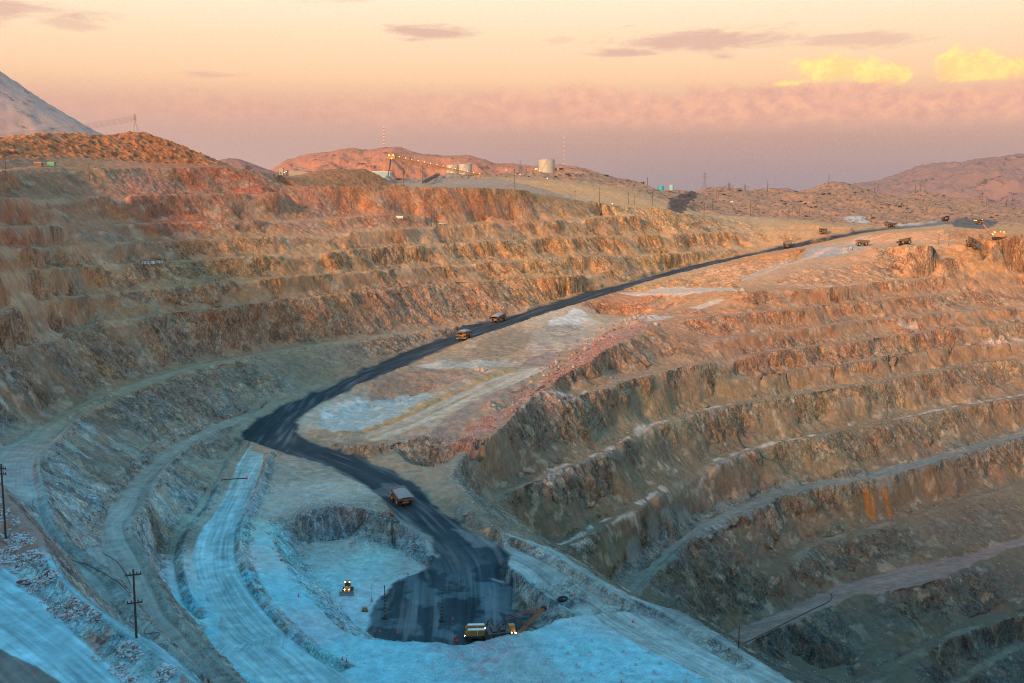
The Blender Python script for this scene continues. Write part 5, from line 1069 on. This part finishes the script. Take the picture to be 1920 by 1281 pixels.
radio(720, 237, 277, 2750, 'red and white banded mast on top of the far red hill'); radio(1057, 256, 310, 2600, 'thin banded mast right of the storage tank')

# ------------------------------------------------------------------ tanks, conveyors and sheds beyond the rim
def tank(u, vt, vb, wpx, c, mat, lb, rail=True):
    x, y, z = P(u, vb, c); z = min(z, gz(x, y) + .5) if abs(gz(x, y) - z) < 6 else z; rad = wpx / 2 * c / F; h = (vb - vt) * c / F; r = empty('storage_tank', (x, y, z), 0, label=lb, cat='tank', group='storage tanks beyond the rim')
    MB().cyl((0, 0, -3), (0, 0, h), rad, rad, 40).build('shell', mat, r, 0, False); MB().cyl((0, 0, h), (0, 0, h * 1.05), rad * 1.01, rad * .1, 40).build('roof', mat, r)
    if rail:
        m = MB()
        for a in np.linspace(0, 2 * PI, 20, False): m.bar((math.cos(a) * rad, math.sin(a) * rad, h), (math.cos(a) * rad, math.sin(a) * rad, h + 1.1), .07)
        for a, b in zip(np.linspace(0, 2 * PI, 21), np.linspace(0, 2 * PI, 21)[1:]): m.bar((math.cos(a) * rad, math.sin(a) * rad, h + 1.1), (math.cos(b) * rad, math.sin(b) * rad, h + 1.1), .06)
        m.build('railing', 'steel', r); m = MB(); 
        for k in range(18): t = k / 17; a = -PI * .75 + t * .9; m.box(math.cos(a) * (rad + .5) - .4, math.cos(a) * (rad + .5) + .4, math.sin(a) * (rad + .5) - .4, math.sin(a) * (rad + .5) + .4, h * t - .1, h * t + .12)
        m.build('stair', 'steel', r)
    for zz_ in (.33, .66): MB().cyl((0, 0, h * zz_), (0, 0, h * zz_ + .12), rad * 1.004, rad * 1.004, 40).build('seam', 'steel', r)
tank(1025, 300, 322, 30, 1425, 'tank', 'large cream storage tank alone on the ridge')
tank(1045, 315, 322.5, 9, 1430, 'tank', 'small cream tank tight against the right side of the large one', False)
tank(850, 310, 326, 25, 1560, 'tank', 'left tank of the pair behind the conveyor'); tank(873, 308.5, 325, 25, 1540, 'tank', 'right tank of the pair behind the conveyor')
tank(1239, 349, 358, 11, 1450, 'cyan', 'bright turquoise tank on the skyline', False); tank(1259, 345, 356, 9, 1470, 'pcyan', 'pale blue taller tank right of the turquoise one', False)

def conveyor(name, a, b, lb, mat, lamps=0, supports=(), wd=1.6, ht=2.0):
    a, b = Vector(a), Vector(b); r = empty(name, (a.x, a.y, min(a.z, b.z)), 0, label=lb, cat='conveyor', group='ore conveyors beyond the rim'); o = r.location.copy(); a = a - o; b = b - o; n = max(6, int((b - a).length / 4)); m = MB(); d = (b - a).normalized(); s = d.cross(Vector((0, 0, 1))).normalized() * wd; up_ = Vector((0, 0, ht))
    for q in (s, -s): m.bar(a + q, b + q, .42); m.bar(a + q + up_, b + q + up_, .36)
    for k in range(n):
        p, q_ = a.lerp(b, k / n), a.lerp(b, (k + 1) / n)
        for q in (s, -s): m.bar(p + q, p + q + up_, .14); m.bar(p + q, q_ + q + up_, .12)
        m.bar(p + s, q_ - s, .1)
    m.build('truss', mat, r)
    m = MB(); e = up_ * .7; w_ = s * .7; m.hexa([a - w_ + e * .9, b - w_ + e * .9, b + w_ + e * .9, a + w_ + e * .9, a - w_ + e, b - w_ + e, b + w_ + e, a + w_ + e]); m.build('belt', 'rust' if mat != 'yellow' else 'dark', r)
    for k in range(lamps):
        p = a.lerp(b, (k + .3) / lamps) + up_ + Vector((0, 0, 1.3)); l = MB().ball(p, .40).build('lamp', 'lamp', r); MB().bar(p - Vector((0, 0, 1.3)), p, .08).build('bracket', 'steel', l)
    for t, t2, zb in supports:
        p = a.lerp(b, t); m = MB()
        for q in (s, -s): m.bar(p + q, a.lerp(b, t2) + q * 1.8 + Vector((0, 0, zb - a.lerp(b, t2).z)), .28)
        m.build('support_leg', mat, r)
    return r, a, b
ca, cb_ = P(733, 296, 1290), P(930, 337, 1330)
gzz = lambda u, c: gz(P(u, 330, c)[0], P(u, 330, c)[1])
zb0 = P(757, 338, 1290)[2] - min(ca[2], cb_[2])
cr, a, b = conveyor('conveyor', ca, cb_, 'long lit yellow conveyor sloping down from the stacker head', 'yellow', 17, [(.06, .2, zb0), (.17, .12, zb0), (.17, .31, zb0 + 2), (.27, .25, zb0 + 2), (.42, .42, zb0 + 3), (.6, .6, zb0 + 2)])
MB().box(a.x - 3, a.x + 5, a.y - 2.4, a.y + 2.4, a.z - 1.5, a.z + 2.6).build('head_frame', 'yellow', cr, .1)
for q in ((-2, -3, 3), (3, -3, 3), (1, -3, -1)): MB().ball(a + Vector(q), .75).build('lamp', 'amber', cr)
ht_z = P(728, 329, 1290)[2] - cr.location.z
MB().cyl(a, (a.x - 3.5, a.y, ht_z), 1.0, .5, 8).build('chute', 'dark', cr)
zg = [P(u, v, c) for u, v, c in ((955, 343, 1230), (1045, 363, 1235))]; conveyor('conveyor', zg[0], zg[1], 'dark conveyor running down across the grey slope below the tanks', 'dark')
zg = [P(u, v, c) for u, v, c in ((1067, 369, 1150), (1101, 377, 1155))]; conveyor('conveyor', zg[0], zg[1], 'short dark conveyor right of the longer dark one', 'dark')
zg = [P(u, v, c) for u, v, c in ((794, 344, 1180), (823, 328, 1260))]; conveyor('conveyor', zg[0], zg[1], 'dark feeder conveyor rising under the lit one', 'dark')
zg = [P(u, v, c) for u, v, c in ((550, 314, 1180), (582, 320, 1180))]; conveyor('conveyor', zg[0], zg[1], 'small grey conveyor behind the brown heap', 'steel')
# transfer station with lamps at the conveyor foot
x, y, z = P(912, 337, 1335); r = empty('transfer_station', (x, y, z), 0, label='lit transfer station at the foot of the yellow conveyor', cat='plant building')
m = MB(); 
for i in range(5):
    for z_ in (0, 2.5): m.box(-14 + i * 6, -9.5 + i * 6, -2, 2, z_ - 1 - i * .7, z_ - .7 - i * .7)
    m.bar((-14 + i * 6, -2, -3), (-14 + i * 6, -2, 3), .2)
m.build('platform', 'yellow', r)
for i in range(9): MB().ball((-15 + i * 3.6, -2.5, 1.2 - i * .45 + (i % 2) * 1.6), .55).build('lamp', 'lamp', r)
x, y, z = P(716, 335, 1330); r = empty('plant_shed', (x, y, z), 0, label='pale green shed behind the brown heap under the stacker', cat='shed'); MB().box(-11, 11, -6, 6, -3, 7.5).build('wall', 'pcyan', r, .1); MB().prism([(-11.4, 7.5), (11.4, 7.5), (11, 8.6), (-11, 8.6)], -6.4, 6.4).build('roof', 'white', r)
m = MB(); 
for k in range(9): m.box(-10.5 + k * 2.5, -10.3 + k * 2.5, -6.06, -6.0, -2, 7.3)
m.build('rib', 'steel', r)
x, y, z = P(528, 327, 1180); r = empty('control_tower', (x, y, z), 0, label='grey block building left of the brown heap', cat='building'); MB().box(-2.2, 2.2, -2, 2, -3, 6.5).build('wall', 'steel', r, .08); MB().box(-1, .3, -2.05, -2.0, 0, 2.2).build('door', 'dark', r); MB().box(-2.5, 2.5, -2.3, 2.3, 6.5, 6.8).build('roof', 'steel', r)
for q in ((3.4, -2, 2), (5.4, -2, 3.0)): MB().ball(q, .45).build('lamp', 'lamp', r)
m = MB(); p0, p1 = Vector(P(537, 324, 1185)), Vector(P(590, 326, 1185)); dd = (p1 - p0); n = 26
for k in range(n): m.box(*(lambda q: (q.x - .5, q.x + .5, q.y - .1, q.y + .1, q.z - 3, q.z + 2.6))(p0 + dd * k / n))
tag(m.build('retaining_wall', 'steel'), 'grey ribbed retaining wall beside the block building', 'wall')
def cone_heap(u, v, c, wpx, hpx, mat, lb):
    x, y, z = P(u, v, c); rad = wpx / 2 * c / F; h = hpx * c / F; m = MB(); m.cyl((x, y, z - 2), (x, y, z + h), rad * 1.1, .8, 36)
    bmesh.ops.subdivide_edges(m.b, edges=m.b.edges[:], cuts=3)
    for q in m.b.verts: q.co += Vector([random.uniform(-.5, .5) for _ in range(3)])
    tag(m.build('stockpile', mat, None, 0, True), lb, 'stockpile')
cone_heap(727, 341, 1290, 32, 11, 'ore', 'grey ore cone under the stacker head')
x, y, z = P(1008, 324, 1400); r = empty('loader', (x, y, z), 0, label='yellow machine with lamps left of the big storage tank', cat='machine'); MB().prism([(-2.4, .8), (2.2, .8), (2.4, 2.0), (.8, 2.3), (.5, 3.6), (-1.2, 3.6), (-1.4, 2.3), (-2.4, 2.1)], -1.3, 1.3).build('body', 'yellow', r, .05); MB().prism([(2.4, .3), (4.4, .2), (4.2, 1.6), (2.6, 1.8)], -1.6, 1.6).build('bucket', 'yellow', r)
for x_ in (-1.5, 1.5):
    for y_ in (-1.4, 1.4): MB().cyl((x_, y_ - .3, .8), (x_, y_ + .3, .8), .8, .8, 14).build('wheel', 'black', r)
for q in ((-3, -2, 4.6), (-1, -2, 4.8), (2.6, -1.5, 2.6)): MB().ball(q, .6).build('lamp', 'amber', r)
def lamp_post(u, v, c, h, lb, mat='lamp', n=1):
    x, y, _ = P(u, v, c); z = gz(x, y); r = empty('lamp_post', (x, y, z), 0, label=lb, cat='lamp post', group='lit lamp posts beyond the rim'); MB().cyl((0, 0, -1), (0, 0, h), .16, .10, 6).build('post', 'steel', r)
    for k in range(n): MB().ball(((k - (n - 1) / 2) * 2.2, -.3, h), .50).build('lamp', mat, r)
for u, v, c, h, lb, mt_, n in [(949, 333, 1380, 5, 'lamp post left of the rim pole', 'lamp', 1), (975, 342, 1300, 3, 'low lamp on the grey slope', 'lamp', 1), (1026, 354, 1260, 3, 'lamp post below the storage tank', 'lamp', 1), (1148, 381, 1120, 2.2, 'lamp by the centre rim poles', 'lamp', 1), (1372, 381, 1450, 4, 'double white lamp on the boulder slope', 'lamp', 2),
      (1830, 412, 1330, 7.5, 'tall amber floodlight behind the facing haul truck', 'amber', 3), (1842, 412, 1330, 7.0, 'right amber floodlight behind the facing haul truck', 'amber', 1)]: lamp_post(u, v, c, h, lb, mt_, n)

# ------------------------------------------------------------------ hoses, cables, barrier, cones
def onground(pts, dz=.15, c=None, sub_=8):
    pts = [spot(*q) if len(q) == 2 else spot(q[0], q[1], q[2]) for q in pts]; out = []
    for i in range(len(pts) - 1):
        p0, p1, p2, p3 = pts[max(0, i - 1)], pts[i], pts[i + 1], pts[min(len(pts) - 1, i + 2)]
        for k in range(sub_):
            t = k / sub_; q = .5 * ((2 * p1) + (p2 - p0) * t + (2 * p0 - 5 * p1 + 4 * p2 - p3) * t * t + (3 * p1 - p0 - 3 * p2 + p3) * t ** 3); out.append(Vector((q.x, q.y, gz(q.x, q.y) + dz)))
    out.append(pts[-1] + Vector((0, 0, dz))); return out
def hose(name, pts, r, mat, lb, cat, dz=.15): tag(MB().tube(onground(pts, dz), r, 6).build(name, mat), lb, cat)
hose('hose', [(1358,770),(1366,785),(1374,800),(1384,822),(1397,842)], .34, 'dark', 'black hose hanging down the right wall between two benches', 'hose', .7)
hose('hose', [(1424,845),(1440,857),(1462,873),(1485,893),(1506,912)], .26, 'teal', 'teal hose hanging down the bench right of the black one', 'hose', .7)
hose('pipe', [(1375,1218,-222),(1420,1195,-222),(1470,1170,-222),(1520,1145,-222),(1552,1130,-222),(1560,1120,-222),(1557,1114,-222)], .30, 'dark', 'black pipe along the edge of the pink road', 'pipe')
hose('cable', [(0,1011),(18,1030),(38,1048),(60,1060),(72,1072),(66,1083)], .07, 'rubber', 'red cable running along the near ridge', 'cable')
pc = spot(50, 1094); m = MB()
for k in range(5): m.tube([pc + Vector((math.cos(a) * (1.2 + .15 * k), math.sin(a) * (.7 + .1 * k), .12 + .05 * k)) for a in np.linspace(0, 2 * PI, 18)], .08, 5)
tag(m.build('cable_coil', 'rubber'), 'red cable coil lying on the near rubble slope', 'cable coil')
hose('cable', [(62,940,-87),(64,975,-87),(85,1010,-87),(105,1030,-87),(135,1052,-87),(170,1070,-87),(215,1100,-86.5),(245,1125,-86.5)], .07, 'dark', 'black cable trailing along the blue upper road', 'cable')
hose('cable', [(194,1036,-100.5),(215,1048,-100.5),(232,1070,-100.5),(245,1100,-100.5)], .07, 'dark', 'thin black cable curving across the second road', 'cable')
hose('cable', [(262,1160,-85),(285,1168,-85),(270,1182,-85),(300,1190,-85),(278,1200,-85),(306,1208,-85),(303,1217,-85)], .05, 'rubber', 'red cable lying in loops right of the tall pole', 'cable')
hose('cable', [(765,1076,-128),(730,1080,-128),(700,1092,-128),(696,1127,-128),(686,1142,-128)], .03, 'rubber', 'red cable from the orange skid box across the pit floor', 'cable')
a, b = spot(416, 906, -116), spot(463, 903, -116); r = empty('barrier', a, math.atan2(b.y - a.y, b.x - a.x), label='long dark barrier bar with red ends across the pale road', cat='barrier'); L = (b - a).length
MB().box(0, L, -.12, .12, .35, .75).build('bar', 'dark', r)
for x_ in (0, L): MB().box(x_ - .35, x_ + .35, -.3, .3, 0, 1.2).build('end_block', 'pink', r, .04)
cones = [(803,1066,-128,'at the tip of the grey spoil by the pit floor'),(765,1077,-128,'left of the spoil tip on the pit floor'),(697,1126,-128,'right above the orange skid box'),(712,1187,-128,'lower left edge of the black pad'),(745,1188,-128,'lower middle edge of the black pad'),(849,1161,-128,'right of the middle striped mast'),(643,1174,-118,'left crest of the pit cut'),(642,1247,-116,'lower end of the windrow, upper one'),
 (650,1252,-116,'lower end of the windrow, lower one'),(1078,1102,-121,'right of the tyre'),(1038,1109,-121,'left below the tyre'),(1187,1164,-118,'top of the pale mound'),(483,1118,-116,'beside the windrow in the middle'),(560,1122,-118,'on the slope above the windrow'),(490,888,-116,'upper end of the pale road'),(396,921,-116,'left side of the pale road'),(260,935,-103,'on the second road'),(240,997,-101,'second road, nearest the ledge'),(104,1027,-87,'upper road by the black cable'),(131,1052,-87,'upper road, right of the other')]
c0 = None
for u, v, c, lb in cones:
    if c0 is None:
        c0 = empty('marker_cone', (0, 0, 0), 0, label='x', cat='cone'); MB().cyl((0, 0, .05), (0, 0, .95), .26, .05, 10).build('cone', 'pink', c0); MB().box(-.35, .35, -.35, .35, 0, .06).build('base', 'pink', c0); o = c0
    else: o = copy_tree(c0)
    o.location = spot(u, v, c); o['label'] = 'small pink marker cone, ' + lb; o['group'] = 'pink marker cones'; o.scale = (1.1,) * 3
x = spot(854, 1203, -128); r = empty('pump_skid', x, 0, label='red frame with a pump at the lower edge of the black pad', cat='pump'); MB().box(-.8, .8, -.6, .6, 0, .3).build('skid', 'red', r); MB().cyl((0, 0, .3), (0, 0, 1.3), .45, .3, 12).build('pump', 'red', r); MB().bar((-.7, 0, .3), (-.2, 0, 1.7), .08).bar((.7, 0, .3), (.2, 0, 1.7), .08).build('frame', 'red', r)

# ------------------------------------------------------------------ boulders, rubble, scrub
def rock_mesh(name, mat, k=2):
    m = MB(); m.ball((0, 0, 0), 1, k, .10, (1, .8, .7))
    for _ in range(7):                              # chop flat facets
        n_ = Vector([random.gauss(0, 1) for _ in range(3)]).normalized(); d = random.uniform(.5, .75)
        for v in m.b.verts:
            t = v.co.dot(n_)
            if t > d: v.co -= n_ * (t - d)
    bmesh.ops.recalc_face_normals(m.b, faces=m.b.faces[:]); me = bpy.data.meshes.new(name); m.b.to_mesh(me); m.b.free(); me.materials.append(M[mat]); return me
rocks = {k: [rock_mesh('boulder', k) for _ in range(5)] for k in ('rrock', 'rock', 'bluerock')}
def boulder(x, y, s, kind_, lb, grp):
    o = bpy.data.objects.new('boulder', random.choice(rocks[kind_])); C.objects.link(o); o.location = (x, y, gz(x, y) + s * .25); o.rotation_euler = [random.uniform(0, 6.28) for _ in range(3)]; o.scale = (s * random.uniform(.8, 1.3), s, s * random.uniform(.7, 1.1)); tag(o, lb, 'boulder', grp)
strip = S([(868,832,-113),(910,800,-110.5),(962,758,-106),(1030,706,-101),(1100,655,-95.5),(1150,628,-92.5),(1205,606,-88.5)])
for i in range(170):
    t = random.random() ** .75; p = strip[int(t * (len(strip) - 1))]; w_ = random.gauss(0, 1) * (2.0 + 7 * t); s = min(2.6, random.lognormvariate(-.3, .5)) * (.7 + .8 * t) * 1.05
    boulder(p[0] + w_ * .8, p[1] + w_ * -.4 + random.uniform(-6, 6), s, random.choice(['rrock', 'rrock', 'rock']), 'reddish boulder in the rubble strip along the crest of the slope', 'boulders of the red rubble strip')
for u, v, s, lb in [(1190,597,2.4,'pale boulder at the left end of the upper pad'),(1197,594,2.0,'pale boulder right behind the first on the upper pad'),(1182,600,1.8,'low dark boulder on the upper pad edge'),(1393,546,3.0,'large pale boulder at the right end of the light pad'),(1382,549,2.0,'pale boulder left of the large one'),(1290,536,2.2,'white boulder on the far side of the light pad'),(1298,535,1.6,'small white boulder beside it on the light pad'),
                    (1230,609,2.2,'pale boulder at the top of the rubble strip'),(898,694,2.0,'reddish boulder heap at the ramp top, left'),(906,695,2.3,'reddish boulder heap at the ramp top, right')]: 
    x, y, _ = hit(u, v); boulder(x, y, s, 'rock', lb, None)
cut0 = None
for row, (ua, ub, v_, n_) in enumerate([(1062, 1215, 1226, 4), (1030, 1290, 1247, 6), (990, 1340, 1263, 7), (960, 1290, 1278, 6)]):
    for k in range(n_):
        u_ = ua + (ub - ua) * k / (n_ - 1) + random.uniform(-9, 9); p = spot(u_, v_ + random.uniform(-3, 3))
        if cut0 is None:
            m = MB(); m.cyl((0, 0, -.3), (0, 0, .5), 1.25, .12, 20); bmesh.ops.subdivide_edges(m.b, edges=m.b.edges[:], cuts=2)
            for q in m.b.verts: q.co += Vector([random.uniform(-.1, .1) for _ in range(3)])
            cut0 = o = m.build('drill_cuttings', 'bluerock', None, 0, True)
        else: o = cut0.copy(); C.objects.link(o)
        o.location = p; o.scale = (random.uniform(.7, 1.1), random.uniform(.7, 1.1), random.uniform(.7, 1.2)); tag(o, 'small pale heap of drill cuttings on the pale mound in the foreground', 'cuttings heap', 'drill cutting heaps on the pale mound')
def scatter(name, region, n, smin, smax, kind_, lb=None):
    """small loose stones nobody could count: one object"""
    i, j = np.nonzero(region > .5); k = rng.choice(len(i), n); i, j = i[k], j[k]; base = rocks[kind_][0]; nb = len(rocks1[kind_][0]); vs = []; 
    bv, bf = rocks1[kind_]; nv = len(bv); out = np.zeros((n, nv, 3), np.float32); a = rng.uniform(0, 6.28, n); s = smin + (smax - smin) * rng.power(.45, n) * rng.random(n)
    ca_, sa_ = np.cos(a)[:, None], np.sin(a)[:, None]; x = bv[None, :, 0] * s[:, None] * rng.uniform(.8, 1.3, (n, 1)); y = bv[None, :, 1] * s[:, None]
    px = Xd[i, j] + rng.uniform(-.4, .4, n); py = Yd[i, j] + rng.uniform(-.4, .4, n)
    out[..., 0] = x * ca_ - y * sa_ + px[:, None]; out[..., 1] = x * sa_ + y * ca_ + py[:, None]; out[..., 2] = bv[None, :, 2] * s[:, None] * rng.uniform(.6, 1.2, (n, 1)) + (Zd[i, j] + s * .2)[:, None]
    f = (bf[None] + (np.arange(n) * nv)[:, None, None]).reshape(-1, 3); tag(raw_mesh(name, out.reshape(-1, 3), f, None, M[kind_], False), lb, None, None, 'stuff')
rocks1 = {}
for k in rocks:
    me = rock_mesh('pebble', k, 1); v = np.zeros(len(me.vertices) * 3, np.float32); me.vertices.foreach_get('co', v); f = np.array([p.vertices[:] for p in me.polygons]); rocks1[k] = (v.reshape(-1, 3), f)
fr_reg = pmask(wp([(0,935),(60,1010),(128,1110),(240,1195),(357,1281),(240,1281),(150,1198),(49,1100),(0,1050)]), 1, 0) * (fbm(X, Y, Z, 7, 3) > -.02)
scatter('rubble', fr_reg, 5200, .08, .55, 'bluerock'); scatter('rubble', fr_reg, 1800, .08, .45, 'rrock')
scatter('rubble', m_rub * (fbm(X, Y, Z, 10, 2) > -.05), 3800, .15, .95, 'rrock'); scatter('rubble', m_rub, 900, .12, .7, 'rock')
mound = pmask(wp([(640,1200),(870,1215),(1040,1175),(1150,1155),(1330,1225),(1440,1285),(640,1290)]), 0, 0)
scatter('rubble', mound * (fbm(X, Y, Z, 8, 3) > .05), 4200, .06, .36, 'bluerock')
pitr = pmask(wp([(560,960),(690,955),(800,1020),(820,1050),(700,1020),(600,1030),(640,1130),(680,1190),(600,1150),(540,1060)], z=-124), 2, 0); scatter('rubble', pitr, 2600, .08, .5, 'bluerock')
toe = (1 - face) * (wide(face, 4, 3) > .12) * (1 - sst(road_any, 0, .3)) * (Y > 330) * (boul < .3)
scatter('rubble', toe, 6500, .2, .85, 'rock'); scatter('rubble', toe, 3500, .2, .8, 'rrock')
i, j = np.nonzero((far_b > .8) & (Y < 1750) & (np.abs(TT) < R(27))); sm_ = [MB() for _ in range(3)]; shm = []
for m in sm_:
    for _ in range(26): m.ball([random.gauss(0, .42), random.gauss(0, .42), .45 + random.gauss(0, .22)], random.uniform(.12, .32), 1, .25)
    bmesh.ops.recalc_face_normals(m.b, faces=m.b.faces[:]); me = bpy.data.meshes.new('shrub'); m.b.to_mesh(me); m.b.free(); me.materials.append(M['shrub']); shm.append(me)
for k in rng.choice(len(i), 150):
    x, y = Xd[i[k], j[k]], Yd[i[k], j[k]]; o = bpy.data.objects.new('shrub', random.choice(shm)); C.objects.link(o); s = random.uniform(1.4, 3.4); o.location = (x, y, gz(x, y) - .3); o.scale = (s, s, s * .8); o.rotation_euler.z = random.uniform(0, 6)
    tag(o, 'dark low shrub growing among the stones beyond the rim', 'shrub', 'shrubs on the stony hills')
print('all', round(time.time() - t0, 1), len(bpy.data.objects))
